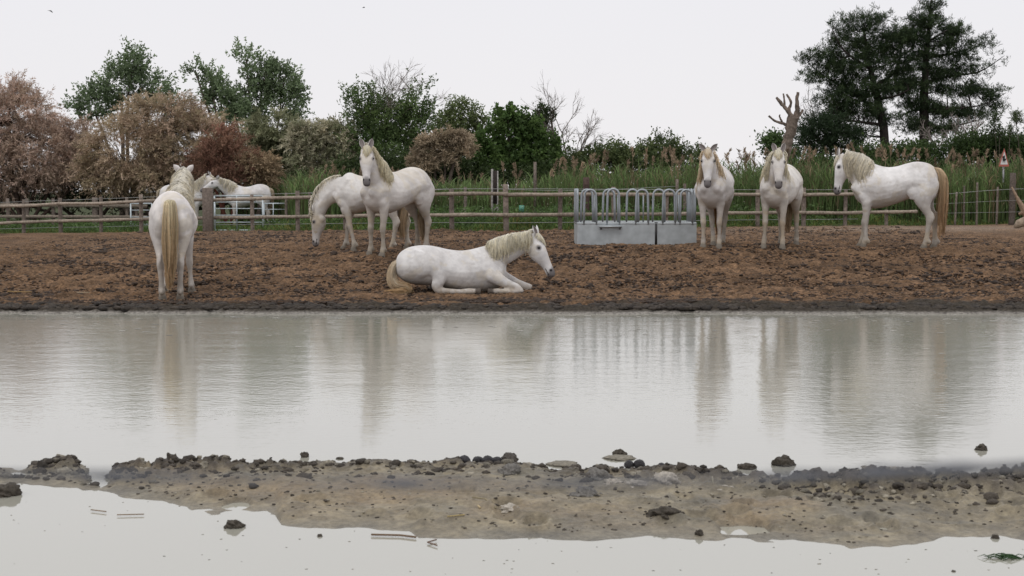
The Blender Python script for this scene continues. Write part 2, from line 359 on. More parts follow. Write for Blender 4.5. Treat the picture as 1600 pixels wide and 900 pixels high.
# labelled lone clods and droppings
GC = 'clods of mud around the bar'
clods = [(476, 714, 6, 'small dark clod standing alone in the pond left of the bar middle', 'mud_clod', 1),
         (531, 717, 6, 'tiny flat mud scrap just right of the small lone clod in the pond', 'mud_clod', .35),
         (969, 711, 9, 'rounded brown clod on its own little mud islet off the bar', 'mud_clod', .8),
         (968, 716, 24, 'thin flat mud islet carrying the rounded brown clod', 'mud_islet', .13),
         (1223, 727, 14, 'large square dark clod at the pond edge of the bar', 'mud_clod', .8),
         (1167, 732, 13, 'low broad clod left of the large square clod', 'mud_clod', .5),
         (1534, 703, 8, 'round dark clod far out in the pond at right', 'mud_clod', .85),
         (1085, 731, 5, 'small flat clod in the pond before the right half of the bar', 'mud_clod', .6),
         (366, 824, 13, 'dark clod alone in the still water below the bar', 'mud_clod', .65),
         (500, 838, 4, 'tiny clod in still water right of the dark clod', 'mud_clod', .7),
         (1093, 838, 6, 'upright dark clod at the waterline by the small puddle', 'mud_clod', 1.3),
         (8, 774, 20, 'big rounded clod cut by the left edge of the picture', 'mud_clod', .65),
         (269, 737, 12, 'tall pointed clod peaking above the left ridge of the bar', 'mud_clod', 1.1),
         (1188, 754, 11, 'smooth grey round stone-like clod on the right ridge', 'mud_clod', .75),
         (1343, 760, 9, 'knobbly upright dark clod on the right ridge', 'mud_clod', 1.1),
         (1035, 815, 22, 'shaggy brown tuft of mud low on the right of the bar', 'mud_clod', .55),
         (800, 806, 18, 'pale smooth clod beside the straws on the bar', 'mud_clod', .45),
         (915, 788, 22, 'grey crumbly clod right of the bar middle', 'mud_clod', .55),
         (935, 762, 20, 'grey wedge clod under the ridge right of the middle', 'mud_clod', .8),
         (798, 757, 19, 'grey hummock clod under the black dung row', 'mud_clod', .7),
         (960, 772, 18, 'whitish crusted clod in the pale patch, left one', 'mud_clod', .5),
         (990, 776, 19, 'whitish crusted clod in the pale patch, middle one', 'mud_clod', .5),
         (1040, 772, 22, 'light grey crumbly clod right of the whitish pair', 'mud_clod', .6),
         (1130, 781, 17, 'flat pinkish white crust at the foot of the right ridge', 'mud_clod', .25),
         (1392, 772, 14, 'pale tilted slab of mud in the right ridge', 'mud_clod', 1.0),
         (700, 722, 8, 'brown crumbly clod at the left end of the black dung row', 'mud_clod', .6),
         (880, 726, 24, 'thin grey mud shoal just off the bar right of the dung', 'mud_islet', .15),
         (1490, 893, 3, 'speck of mud floating in the still water at lower right', 'mud_clod', .6),
         (1555, 841, 6, 'small clod on the wet shoal at lower right', 'mud_clod', .8)]
for k, (px, py, r, lab, nm, sq) in enumerate(clods):
    p = onplane(px, py); m_ = mpp(p[1]); rr = r * m_; zb = bankz(p[0], p[1]) if 690 < py else 0
    pale = 'pale' in lab or 'whitish' in lab or 'white' in lab or 'light' in lab
    col = (.42, .38, .32) if pale else ((.16, .15, .135) if ('grey' in lab) else (.065, .055, .042))
    if nm == 'mud_islet': col = (.2, .18, .14)
    mb = MB()
    lump(mb, (0, 0, rr * sq * .25), rr, col, k + 3, sub=4, rough=.55 if nm == 'mud_clod' else .25, squash=(1, 1.0, sq))
    if nm == 'mud_clod' and r > 7 and not pale:
        for j in range(7):
            a = rs.random() * 6.28; d = rr * (.5 + .6 * rs.random())
            lump(mb, (math.cos(a) * d, math.sin(a) * d * .7, rr * sq * .3 * rs.random()), rr * (.2 + .25 * rs.random()), col, k * 9 + j, sub=3, rough=.6)
    o = mb.build(nm, M_clod); o.location = (p[0], p[1], zb * .7)
    tag(o, lab, 'mud clod' if nm == 'mud_clod' else 'islet', GC)
for k, (px, py, r) in enumerate([(726, 732, 10), (747, 727, 9), (762, 729, 10), (776, 727, 9), (778, 721, 5), (797, 726, 13), (983, 731, 8), (999, 731, 9), (1033, 732, 6)]):
    p = onplane(px, py); rr = r * mpp(p[1]); mb = MB()
    lump(mb, (0, 0, rr * .6), rr, (.02, .018, .02) if k != 5 else (.06, .05, .04), k + 60, sub=4, rough=.14 if k != 5 else .35, squash=(1, 1, .9))
    o = mb.build('dung_ball', M_dark); o.location = (p[0], p[1], bankz(p[0], p[1]) * .8)
    lab = ['large round black dung ball, leftmost in the row on the far rim of the bar', 'black dung ball second in the row on the far rim of the bar', 'black dung ball in the middle of the row on the bar',
           'black dung ball fourth in the row, under a small one', 'smallest black dung ball, perched on top of the row', 'big brownish crumbly dropping closing the row at its right',
           'black dung ball, left of the pair at the pond edge right of the middle', 'black dung ball, right of the pair at the pond edge', 'lone dark dung ball on the rim right of the black pair'][k]
    tag(o, lab, 'dung', 'horse droppings on the mud bar')
def crumbs(mb, C, r, col, seed, sub=1, squash=(1.3, 1.2, .7)):
    rg_ = np.random.default_rng(seed); v, f = ICO[sub]; n = len(C); k = len(v)
    vv = v[None] * (rg_.uniform(.55, 1.4, (n, k, 1)) if sub == 1 else rg_.uniform(.75, 1.25, (n, k, 1))) * np.asarray(r)[:, None, None] * np.asarray(squash) * rg_.uniform(.7, 1.3, (n, 1, 3))
    F_ = (f[None] + (np.arange(n) * k)[:, None, None]).reshape(-1, 3); mb.add((np.asarray(C)[:, None] + vv).reshape(-1, 3), [F_], np.repeat(np.asarray(col), k, 0))
# crumbs of mud nobody could count: bar ridge, and the field
mb = MB()
for k in range(3200):
    px = rs.uniform(0, 1600); uu = np.interp(px, UP[:, 0], UP[:, 1]); ll = np.interp(px, LO[:, 0], LO[:, 1])
    dens = np.interp(px, [0, 60, 180, 260, 420, 480, 620, 700, 850, 950, 1080, 1200, 1280, 1400, 1600], [.9, 1, .9, 1.2, .9, .4, .5, .7, .4, .6, .8, .6, 1.1, 1.1, 1.2])
    if rs.random() < .6:
        if rs.random() > dens: continue
        py = uu + 5 + abs(rs.normal(np.interp(px, [0, 1150, 1300, 1600], [6, 10, 28, 28]), 12)); r = rs.uniform(1.2, 6) * (1.0 if rs.random() < .85 else 1.7)
    else:
        py = rs.uniform(uu + 4, max(uu + 8, ll - 8)); r = rs.uniform(.8, 3)
    if py > ll - 3: continue
    p = onplane(px, py); rr = r * mpp(p[1]); zb = bankz(p[0], p[1])
    if zb <= 0.002: continue
    t_ = rs.random(); col = np.array([.055, .046, .036]) * (.6 + t_) if rs.random() < .75 else np.array([.2, .18, .14]) * (.6 + t_)
    lump(mb, (p[0], p[1], zb), rr, col, k % 50, sub=2, rough=.6, squash=(1.2, 1, .75))
tag(mb.build('mud_crumbs', M_clod), 'dark crumbs of mud strewn over the foreground bar', 'mud crumbs', kind='stuff')
mb = MB(); N = 90000
X = rs.uniform(-9.5, 9.5, N); Y = 19.7 + 22 * rs.random(N) ** 1.7; ok = (Y < fenceD(X / Y * F + 800) - .3) & (rs.random(N) < .35 + fbm(X * 2.2, Y * 3, 5, 3) * .9)
X = X[ok]; Y = Y[ok]; n = len(X); pat = fbm(X * .8, Y * 1.2, 6, 3)
r = rs.uniform(.008, .021, n) * np.where(rs.random(n) < .95, 1, 1.8) * (1 + np.clip(pat - .5, 0, 1) * 1.5); dark = (rs.random(n) < .42 + (pat - .4)) | (Y < 20.2)
col = np.where(dark[:, None], np.array([[.055, .036, .024]]), np.array([[.185, .112, .063]])) * rs.uniform(.45, 1.35, (n, 1))
crumbs(mb, np.stack([X, Y, gh(X, Y) + r * .2 + .012], 1), r, col, 4)
tag(mb.build('earth_crumbs', M_clod), 'loose crumbs of brown earth and dung across the paddock', 'earth crumbs', kind='stuff')
mb = MB()
for k in range(2600):
    X_ = rs.uniform(-9, 9); Y_ = 19.02 + abs(rs.normal(0, .34)) + .06; 
    if fbm(np.array([X_ * .8]), np.array([3.0]), 71, 3)[0] < .42 and rs.random() < .7: continue
    r = rs.uniform(.014, .045); lump(mb, (X_, Y_, max(0, gz(X_, Y_)) + .004), r, np.array([.045, .036, .028]) * rs.uniform(.5, 1.5), k % 60, sub=1, rough=.7, squash=(1.6, 1.2, .75))
tag(mb.build('shore_crumbs', M_clod), 'black wet crumbs of mud along the far waterline', 'mud crumbs', kind='stuff')
# larger heaps of dung/earth in the paddock
for k, (px, py, r, lab) in enumerate([(309, 447, 8, 'dark clump of dung right of the hind feet of the nearest standing horse'), (305, 432, 6, 'small dung clump on the paddock above the one by the hooves'),
                                      (345, 446, 6, 'flat dung clump further right of the nearest horse'), (1222, 374, 8, 'dark dung clump behind the hooves of the second front facing horse'),
                                      (1240, 420, 7, 'dark flat clump alone in the right paddock'), (1401, 354, 5, 'black clump near the fence under the side-on horse'), (1425, 368, 9, 'long dark clump between the legs of the side-on horse'),
                                      (995, 381, 8, 'heap of earth against the front of the feeder'), (158, 398, 9, 'dark patch of dung in the left paddock'), (93, 402, 7, 'dark clump at far left of the paddock'), (1525, 430, 8, 'dark clump in the right foreground of the paddock')]):
    d = 21.0
    for it in range(60):
        P = at(px, py, d)
        if P[2] <= gz(P[0], P[1]): break
        d += .3
    d -= .15; P = at(px, py, d); rr = r * mpp(d); mb = MB()
    for j in range(9):
        lump(mb, (rs.normal(0, rr * .55), rs.normal(0, rr * .4), rs.random() * rr * .3), rr * rs.uniform(.25, .5), np.array([.045, .03, .02]) * rs.uniform(.7, 1.4), k * 11 + j, sub=3, rough=.55, squash=(1.2, 1, .8))
    o = mb.build('dung_heap', M_clod); o.location = (P[0], P[1], gz(P[0], P[1]) + .01); tag(o, lab, 'dung heap', 'dung heaps in the paddock')
# straws and twigs
for (pts, r, col, lab, nm) in [([(729, 790), (750, 808)], 1.6, (.55, .45, .28), 'pale straw stalk slanting on the middle of the bar', 'straw'),
                               ([(738, 800), (758, 801), (775, 808)], 1.3, (.35, .3, .2), 'bent greyish straw touching the pale stalk', 'straw'),
                               ([(699, 820), (726, 821)], 1.2, (.5, .4, .2), 'short yellow straw lying low on the bar', 'straw'),
                               ([(1112, 752), (1114, 765), (1117, 779)], 1.1, (.5, .46, .36), 'thin pale stalk standing up from the right ridge', 'stalk'),
                               ([(142, 799), (166, 802)], .9, (.3, .22, .15), 'thin twig floating in the still water at left', 'twig'),
                               ([(183, 807), (225, 806)], .9, (.3, .22, .15), 'longer twig floating right of the thin one', 'twig'),
                               ([(580, 838), (625, 839), (650, 842)], 1.6, (.22, .15, .1), 'brown stick in the water under the bar', 'twig'),
                               ([(682, 846), (668, 850), (683, 855)], 1.1, (.2, .13, .1), 'small v-shaped brown twig floating in still water', 'twig'),
                               ([(12, 467), (50, 467)], 1.0, (.4, .27, .13), 'straw lying on the far bank at the left edge', 'straw'),
                               ([(120, 455), (140, 452)], 1.0, (.45, .36, .25), 'pale straw on the far bank at left', 'straw')]:
    if pts[0][1] < 500: P = [at(a, b_, 20.9) for a, b_ in pts]; P = [np.array([p_[0], p_[1], gz(p_[0], p_[1]) + .05]) for p_ in P]
    else:
        P = [onplane(a, b_) for a, b_ in pts]
        for p_ in P: p_[2] = bankz(p_[0], p_[1]) + .008
        if nm == 'stalk': b0 = onplane(1117, 779); P = [b0 + [0, 0, bankz(b0[0], b0[1])], b0 + [-.008, 0, .06], b0 + [-.014, 0, .11]]
    mb = MB(); O = P[0]; tube(mb, np.array(P) - O, r * mpp(P[0][1]), 6, col); o = mb.build(nm, M_dry); o.location = O; tag(o, lab, nm)
mb = MB(); n = 120; px_ = rs.uniform(0, 1600, n); py_ = rs.uniform(770, 900, n); C_ = np.array([onplane(a, b_) for a, b_ in zip(px_, py_)]); C_ = C_[[bankz(c_[0], c_[1]) <= 0 for c_ in C_]]
n = len(C_); crumbs(mb, C_ + [0, 0, .001], rs.uniform(.001, .0032, n), np.array([[.16, .14, .11]]) * rs.uniform(.4, 1.8, (n, 1)), 9, squash=(2.2, 1, .35))
tag(mb.build('floating_specks', M_clod), 'tiny specks of silt and plant scraps floating on the still near water', 'specks', kind='stuff')
# tuft of grass in the water, lower right
mb = MB(); O = onplane(1580, 872)
for k in range(26):
    a = rs.uniform(-.5, .5) + (math.pi if rs.random() < .6 else 0); L_ = rs.uniform(.03, .14); st = np.array([rs.normal(0, .03), rs.normal(0, .02), 0.0])
    tube(mb, [st, st + [math.cos(a) * L_ * .5, math.sin(a) * L_ * .4, .014], st + [math.cos(a) * L_, math.sin(a) * L_ * .7, .004]], [.002, .002, .0006], 4, (.05, .10, .04))
o = mb.build('grass_tuft', M_grass); o.location = O; tag(o, 'sparse green grass tuft lying in the water at the lower right edge', 'grass tuft')

# ------------------------------------------------------------------ horses
def norm(v): v = np.asarray(v, float); return v / (np.linalg.norm(v) + 1e-12)
def cr(a, k=4):
    """Catmull-Rom resampling of rows"""
    a = np.asarray(a, float); n = len(a); P = np.concatenate([2 * a[:1] - a[1:2], a, 2 * a[-1:] - a[-2:-1]]); o = []
    for i in range(n - 1):
        p0, p1, p2, p3 = P[i], P[i + 1], P[i + 2], P[i + 3]
        for j in range(k):
            t = j / k
            o.append(.5 * (2 * p1 + (p2 - p0) * t + (2 * p0 - 5 * p1 + 4 * p2 - p3) * t * t + (3 * p1 - p0 - 3 * p2 + p3) * t ** 3))
    o.append(a[-1]); return np.array(o)
def loft(mb, C, N, L, at_, ab, b, k=4, ring=20, pinch=0.0):
    """tube of half-ellipses: N side radius at_, -N side radius ab, lateral radius b"""
    S = np.concatenate([C, N, L, np.array(at_)[:, None], np.array(ab)[:, None], np.array(b)[:, None]], 1); S = cr(S, k)
    C, N, L, A1, A2, B = S[:, :3], S[:, 3:6], S[:, 6:9], S[:, 9].clip(.004), S[:, 10].clip(.004), S[:, 11].clip(.004)
    th = np.arange(ring) / ring * 2 * np.pi; c, s = np.cos(th), np.sin(th)
    R = np.where(c[None] > 0, A1[:, None], A2[:, None]) * c[None]
    W = B[:, None] * s[None] * (1 - pinch * np.clip(c[None], 0, 1))
    v = C[:, None] + R[..., None] * N[:, None] + W[..., None] * L[:, None]
    n = len(C); v = np.concatenate([v.reshape(-1, 3), C[:1], C[-1:]])
    i = np.arange(n - 1)[:, None] * ring; j = np.arange(ring)[None]; j2 = (j + 1) % ring; jj = np.arange(ring)
    q = np.stack([i + j, i + j2, i + ring + j2, i + ring + j], -1).reshape(-1, 4); a = n * ring
    mb.add(v, [q, np.stack([np.full(ring, a), (jj + 1) % ring, jj], -1), np.stack([np.full(ring, a + 1), (n - 1) * ring + jj, (n - 1) * ring + (jj + 1) % ring], -1)])

TORSO = np.array([  # x, top, bottom, half width
    (-.775, 1.17, 1.03, .05), (-.75, 1.245, .97, .12), (-.69, 1.32, .89, .195), (-.60, 1.375, .83, .25), (-.48, 1.405, .80, .285), (-.34, 1.41, .79, .29), (-.2, 1.385, .76, .282),
    (-.05, 1.345, .71, .29), (.1, 1.325, .67, .305), (.22, 1.335, .645, .30), (.34, 1.365, .635, .275), (.44, 1.395, .64, .25), (.53, 1.385, .67, .24), (.62, 1.32, .72, .225), (.70, 1.22, .79, .185), (.755, 1.10, .88, .10)])
FRONT = np.array([(.56, .125, 1.02, .13, .075), (.53, .145, .86, .125, .085), (.50, .145, .74, .085, .07), (.50, .14, .63, .068, .056), (.51, .135, .52, .052, .047), (.52, .13, .435, .053, .05), (.517, .13, .36, .04, .037), (.513, .13, .25, .034, .031),
                  (.512, .13, .17, .042, .039), (.52, .13, .13, .048, .045), (.54, .13, .09, .039, .04), (.555, .13, .055, .053, .053), (.565, .13, .0, .066, .062)])
HIND = np.array([(-.50, .14, 1.12, .20, .12), (-.50, .155, .96, .20, .125), (-.50, .155, .84, .165, .11), (-.53, .15, .72, .115, .082), (-.59, .145, .62, .078, .058), (-.645, .14, .54, .062, .048), (-.665, .14, .47, .062, .05), (-.655, .14, .40, .047, .042), (-.645, .14, .28, .038, .035),
                 (-.64, .14, .185, .044, .04), (-.635, .14, .135, .052, .046), (-.615, .14, .095, .041, .042), (-.60, .14, .055, .054, .053), (-.59, .14, .0, .067, .062)])
HEAD = np.array([(-.04, .03, .05, .04), (.0, .075, .09, .07), (.07, .092, .13, .088), (.14, .094, .155, .1), (.20, .09, .16, .106), (.27, .08, .142, .092), (.34, .068, .105, .074), (.41, .058, .078, .06), (.47, .054, .072, .058), (.52, .05, .074, .06), (.56, .038, .062, .052), (.585, .012, .03, .028)])

def horse(label, px, D, heading, neck, head_dir, head_n, feet=None, scale=1.0, mane_side=1, belly=1.0, tail_to=None, coat=(.74, .715, .68), leg_dirt=.5, dapple=.0,
          lying=False, custom_legs=None, ears=(0.35, .15), mane_col=((.94, .90, .80), (.92, .85, .68)), tail_col=((.88, .80, .62), (.60, .44, .27)), neck_ctrl=None, far=False,
          tail_pts=None, wid=1.0, mane_len=1.0, forelock=1.0, seed=1, ear_back=0.0):
    R_ = np.random.default_rng(seed)
    hx, hy = norm([heading[0], heading[1]])
    X0 = (px - 800) / F * D; rz = math.atan2(hy, hx)
    def w(x, y): return X0 + (x * hx - y * hy) * scale, D + (x * hy + y * hx) * scale
    feet = feet or {}
    legs = []; zs = []
    if not custom_legs:
        for key, T, sg in (('FL', FRONT, 1), ('FR', FRONT, -1), ('HL', HIND, 1), ('HR', HIND, -1)):
            dx, dy = feet.get(key, (0, 0)); S = T.copy(); S[:, 1] *= sg; S[:, 0] *= .875
            zs.append(gz(*w(S[-1, 0] + dx, S[-1, 1] + dy))); legs.append([S, dx, dy])
        base = float(np.mean(zs))
    else: base = gz(X0, D)
    root = empty('horse', (X0, D, base), label, 'horse', 'white horses in the paddock', rz); root.scale = (scale,) * 3; root.location.z -= .012
    mb = MB(); e3 = np.eye(3)
    # torso
    coat = np.asarray(coat) * .93; leg_dirt = leg_dirt ** .6
    T = TORSO.copy(); XS = 1.0 if lying else .875; T[:, 0] *= XS
    if not lying: T[:, 2] += .045 * np.exp(-((T[:, 0] + .05) / .5) ** 2)
    mid = (T[:, 1] + T[:, 2]) / 2
    if lying:
        f_ = np.interp(T[:, 0], [-.8, 0, .8], [.90, .90, .92]); T[:, 1] = (T[:, 1] - .635) * .86 + .0; T[:, 2] = (T[:, 2] - .635) * .72 + .0
        T[:, 3] *= 1.12; mid = (T[:, 1] + T[:, 2]) / 2
    n = len(T); bb = 1 + (belly - 1) * np.exp(-((T[:, 0] - .05) / .3) ** 2)
    loft(mb, np.stack([T[:, 0], 0 * mid, mid], 1), np.tile(e3[2], (n, 1)), np.tile(e3[1], (n, 1)), T[:, 1] - mid, (mid - T[:, 2]) * bb, T[:, 3] * wid * bb, ring=28, pinch=.22)
    # legs
    hoofs = []
    if not custom_legs:
        for i, (S, dx, dy) in enumerate(legs):
            top = .85; k = np.clip(1 - S[:, 2] / top, 0, 1); dz = (zs[i] - base) / scale
            C = np.stack([S[:, 0] + dx * k, S[:, 1] + dy * k, S[:, 2] + dz * k], 1); hoofs.append(C[-1].copy())
            m_ = len(C); loft(mb, C, np.tile(e3[0], (m_, 1)), np.tile(e3[1], (m_, 1)), S[:, 3], S[:, 3] * 1.0, S[:, 4], ring=16)
            if i >= 2:   # point of hock
                hk = C[6]; loft(mb, np.array([hk + [-.02, 0, -.03], hk + [-.045, 0, .02], hk + [-.055, 0, .06], hk + [-.03, 0, .14]]), np.tile(e3[0], (4, 1)), np.tile(e3[1], (4, 1)), [.03, .03, .026, .02], [.03, .03, .026, .02], [.025, .028, .024, .018], ring=10)
            # feather behind fetlock
            ft = C[-4]; loft(mb, np.array([ft + [-.035, 0, .04], ft + [-.055, 0, -.01], ft + [-.05, 0, -.05]]), np.tile(e3[0], (3, 1)), np.tile(e3[1], (3, 1)), [.02, .028, .014], [.02, .028, .014], [.02, .028, .016], ring=10)
    else:
        for C, ra, rb in custom_legs:
            C = np.array(C, float); hoofs.append(C[-1].copy()); Tn = np.gradient(C, axis=0); Tn /= np.linalg.norm(Tn, axis=1)[:, None]
            Lv = np.array([np.cross(t, [0, 1, 0]) for t in Tn]); Lv /= np.linalg.norm(Lv, axis=1)[:, None]
            loft(mb, C, Lv, np.tile(e3[1], (len(C), 1)), ra, ra, rb, ring=16)
    # buttock / shoulder masses
    if not lying:
        for sg in (-1, 1):
            loft(mb, np.array([(-.66, sg * .12, 1.2), (-.69, sg * .125, 1.05), (-.665, sg * .13, .9), (-.60, sg * .135, .76)]) * [XS, 1, 1], np.tile(e3[0], (4, 1)), np.tile(e3[1], (4, 1)), [.05, .09, .09, .06], [.05, .09, .08, .05], [.06, .095, .085, .055], ring=14)
            # point of hip, stifle fold, forearm muscle, breast
            for P4, ra, rb in (([(-.40, sg * .2, 1.08), (-.34, sg * .22, .93), (-.36, sg * .19, .80)], [.09, .10, .07], [.05, .055, .04]),
                               ([(.47, sg * .15, .86), (.50, sg * .16, .76), (.50, sg * .145, .64)], [.07, .085, .05], [.05, .065, .045]), ([(.66, sg * .085, 1.12), (.71, sg * .095, .99), (.66, sg * .09, .87)], [.06, .08, .05], [.06, .08, .055])):
                loft(mb, np.array(P4) * [XS, 1, 1], np.tile(e3[0], (3, 1)), np.tile(e3[1], (3, 1)), ra, ra, rb, ring=12)
            loft(mb, np.array([(.42, sg * .14, 1.28), (.52, sg * .165, 1.1), (.62, sg * .15, .96), (.57, sg * .14, .82)]) * [XS, 1, 1], np.tile(e3[0], (4, 1)), np.tile(e3[1], (4, 1)), [.06, .10, .10, .07], [.06, .10, .09, .06], [.05, .065, .075, .06], ring=14)
    # neck
    hd = norm(head_dir); hn = np.asarray(head_n, float); hn = norm(hn - hd * np.dot(hn, hd)); hl = norm(np.cross(hd, hn))   # left-right axis
    if hl[1] < 0 and abs(hl[1]) > .2: hl = -hl
    elif abs(hl[1]) <= .2 and np.dot(hl, np.cross([0, 0, 1], hd)) < 0: hl = -hl
    P = np.asarray(neck, float)
    lift = (T[11, 1] - 1.395) if lying else 0
    B0 = np.array([.40 * XS, 0, 1.12 + lift * .85]); B1 = np.array([.66, 0, 1.20 + lift * .8]) if neck_ctrl is None else np.asarray(neck_ctrl, float)
    if neck_ctrl is None: B1 = B0 + (P - B0) * .45 + np.array([.03, 0, -.02])
    ts = np.linspace(0, 1, 7); NC = np.array([(1 - t) ** 2 * B0 + 2 * t * (1 - t) * B1 + t * t * P for t in ts])
    NT = np.gradient(NC, axis=0); NT /= np.linalg.norm(NT, axis=1)[:, None]
    NL = np.array([norm((1 - t) * e3[1] + t * hl) for t in ts]); NN = np.cross(NT, NL); NN /= np.linalg.norm(NN, axis=1)[:, None]
    if NN[1][2] < 0: NN = -NN
    lq = .86 if lying else 1.08
    nt_ = np.array([.13, .19, .205, .19, .165, .135, .10]) * lq; nb_ = np.array([.30, .27, .23, .195, .165, .145, .12]) * lq; nw = np.array([.20, .175, .14, .118, .104, .094, .085])
    loft(mb, NC, NN, NL, nt_, nb_, nw, ring=20, pinch=.45)
    # head
    H = HEAD * [1.08, 1.05, 1.05, 1.04]; hs = 1.0; HO = P - hd * .03
    HC = HO + hd * H[:, :1] * hs; m_ = len(H)
    loft(mb, HC, np.tile(hn, (m_, 1)), np.tile(hl, (m_, 1)), H[:, 1], H[:, 2], H[:, 3], ring=20, pinch=.12)
    for sg in (-1, 1):   # brow ridges and nostril rims
        for s_, nn, ll, r_ in ((.17, .045, .088, .03), (.525, .02, .045, .022)):
            c = HO + hd * s_ + hn * nn + hl * ll * sg
            loft(mb, np.array([c - hd * r_ * 1.3, c - hd * r_ * .6, c + hd * r_ * .6, c + hd * r_ * 1.3]), np.tile(hn, (4, 1)), np.tile(hl, (4, 1)), [.004, r_ * .8, r_ * .8, .004], [.004, r_ * .8, r_ * .8, .004], [.004, r_ * .7, r_ * .7, .004], k=2, ring=10)
    for sg in (-1, 1):   # round cheek and facial crest
        for s0, s1, n0, n1, ll, ra, rb in ((.06, .21, -.085, -.07, .062, .075, .04), (.22, .37, .0, -.01, .078, .022, .022)):
            cs = [HO + hd * (s0 + (s1 - s0) * q_) + hn * (n0 + (n1 - n0) * q_) + hl * (ll - (.018 * q_ if ra < .05 else 0)) * sg for q_ in (0, .33, .67, 1)]
            loft(mb, np.array(cs), np.tile(hn, (4, 1)), np.tile(hl, (4, 1)), [ra * .5, ra, ra, ra * .4], [ra * .5, ra, ra, ra * .4], [rb * .5, rb, rb, rb * .4], k=2, ring=12)
    tmp = mb.build('tmp_body', M_hair)
    md = tmp.modifiers.new('r', 'REMESH'); md.mode = 'VOXEL'; md.voxel_size = .02 if far else .013
    sm = tmp.modifiers.new('s', 'SMOOTH'); sm.iterations = 4 if far else 5; sm.factor = .5
    dg = bpy.context.evaluated_depsgraph_get(); ev = tmp.evaluated_get(dg); me = bpy.data.meshes.new_from_object(ev)
    V = np.empty(len(me.vertices) * 3); me.vertices.foreach_get('co', V); V = V.reshape(-1, 3)
    FC = [np.array([p.vertices[:] for p in me.polygons if len(p.vertices) == k]) for k in (3, 4)]; FC = [f for f in FC if len(f)]
    bpy.data.objects.remove(tmp, do_unlink=True); bpy.data.meshes.remove(me)
    # coat colour of the animal itself
    c = np.tile(np.asarray(coat), (len(V), 1))
    def blend(c, col, k): k = np.clip(k, 0, 1)[:, None]; return c * (1 - k) + np.asarray(col) * k
    nv = fbm(V[:, 0] * 7 + V[:, 1] * 5, V[:, 2] * 7 + V[:, 1] * 3, seed, 4); nv2 = fbm(V[:, 0] * 28 + V[:, 1] * 21, V[:, 2] * 28, seed + 5, 3)
    V = V + np.stack([0 * nv, np.sign(V[:, 1]) * (nv - .5) * .02, (nv - .5) * .006], 1) * np.clip((np.abs(V[:, 1]) - .05) / .1, 0, 1)[:, None] * np.clip((V[:, 2] - .6) / .2, 0, 1)[:, None]
    c = blend(c, (.50, .47, .445), np.clip((fbm(V[:, 0] * 3.2 + V[:, 1], V[:, 2] * 3.8, seed + 11, 3) - .45) * 4, 0, 1) * .6); c = blend(c, (.34, .29, .23), np.clip((fbm(V[:, 0] * 12 + V[:, 1] * 3, V[:, 2] * 12, seed + 15, 3) - .62) * 9, 0, 1) * .2); c = blend(c, (.60, .52, .38), np.clip((nv - .58) * 6, 0, .35)); c = c * (.90 + .18 * nv2)[:, None]
    if dapple: c = blend(c, (.40, .385, .38), dapple * np.clip((nv2 - .45) * 5, 0, 1) * np.clip(1.3 - V[:, 2] * (.4 if not lying else .2), 0, 1))
    if not lying:
        lg = np.clip((.85 - V[:, 2]) / .45, 0, 1) * (.6 + .9 * nv2)
        c = blend(c, (.20, .165, .12), leg_dirt * lg * .85); c = blend(c, (.40, .35, .29), leg_dirt * np.clip((.86 - V[:, 2]) / .2, 0, 1) * .5); c = blend(c, (.42, .34, .24), leg_dirt * 1.0 * np.clip((V[:, 2] < .62) * (nv - .55) * 8, 0, .6))
        c = blend(c, (.30, .26, .20), np.clip((.14 - V[:, 2]) / .12, 0, .75))
    hz = np.full(len(V), 9.)
    for h in hoofs: hz = np.minimum(hz, np.linalg.norm((V - h) * [1, 1, .9], axis=1))
    rel = V - HO; s_ = rel @ hd; nn_ = rel @ hn; ll_ = rel @ hl; onh = (np.abs(ll_) < .13 - .06 * (s_ > .35)) & (np.abs(nn_) < .22 - .11 * (s_ > .4)) & (s_ < .66)
    c = blend(c, (.58, .56, .56), onh * np.clip((s_ - .2) / .2, 0, 1) * .5)
    c = blend(c, (.12, .108, .108), onh * np.clip((s_ - .50 + .03 * np.clip(nn_ / .05, -1, 1) + (nv2 - .5) * .04) / .06, 0, 1) * .93)
    for sg in (-1, 1):
        ce = HO + hd * .185 + hn * .035 + hl * .1 * sg; d = np.linalg.norm(V - ce, axis=1); c = blend(c, (.16, .15, .155), np.clip((.05 - d) / .025, 0, 1) * .85)
        cn = HO + hd * .535 + hn * .022 + hl * .048 * sg; d = np.linalg.norm(V - cn, axis=1); c = blend(c, (.012, .01, .012), np.clip((.026 - d) / .012, 0, 1))
        V = V - (hl * sg)[None] * (np.clip((.02 - d) / .02, 0, 1) * .015)[:, None]
    mo = (np.abs(s_ - .53) < .05) & (np.abs(nn_ + .035) < .007) & onh; c = blend(c, (.02, .018, .02), mo * 1.0)
    if lying: c = blend(c, (.33, .27, .2), np.clip((.16 - V[:, 2]) / .1, 0, .75) * (.3 + nv2))
    c = blend(c, (.16, .14, .115) if not lying else (.07, .055, .045), np.clip((.10 - hz) / .02, 0, 1) * .9)
    body = MB(); body.add(V, FC, c)
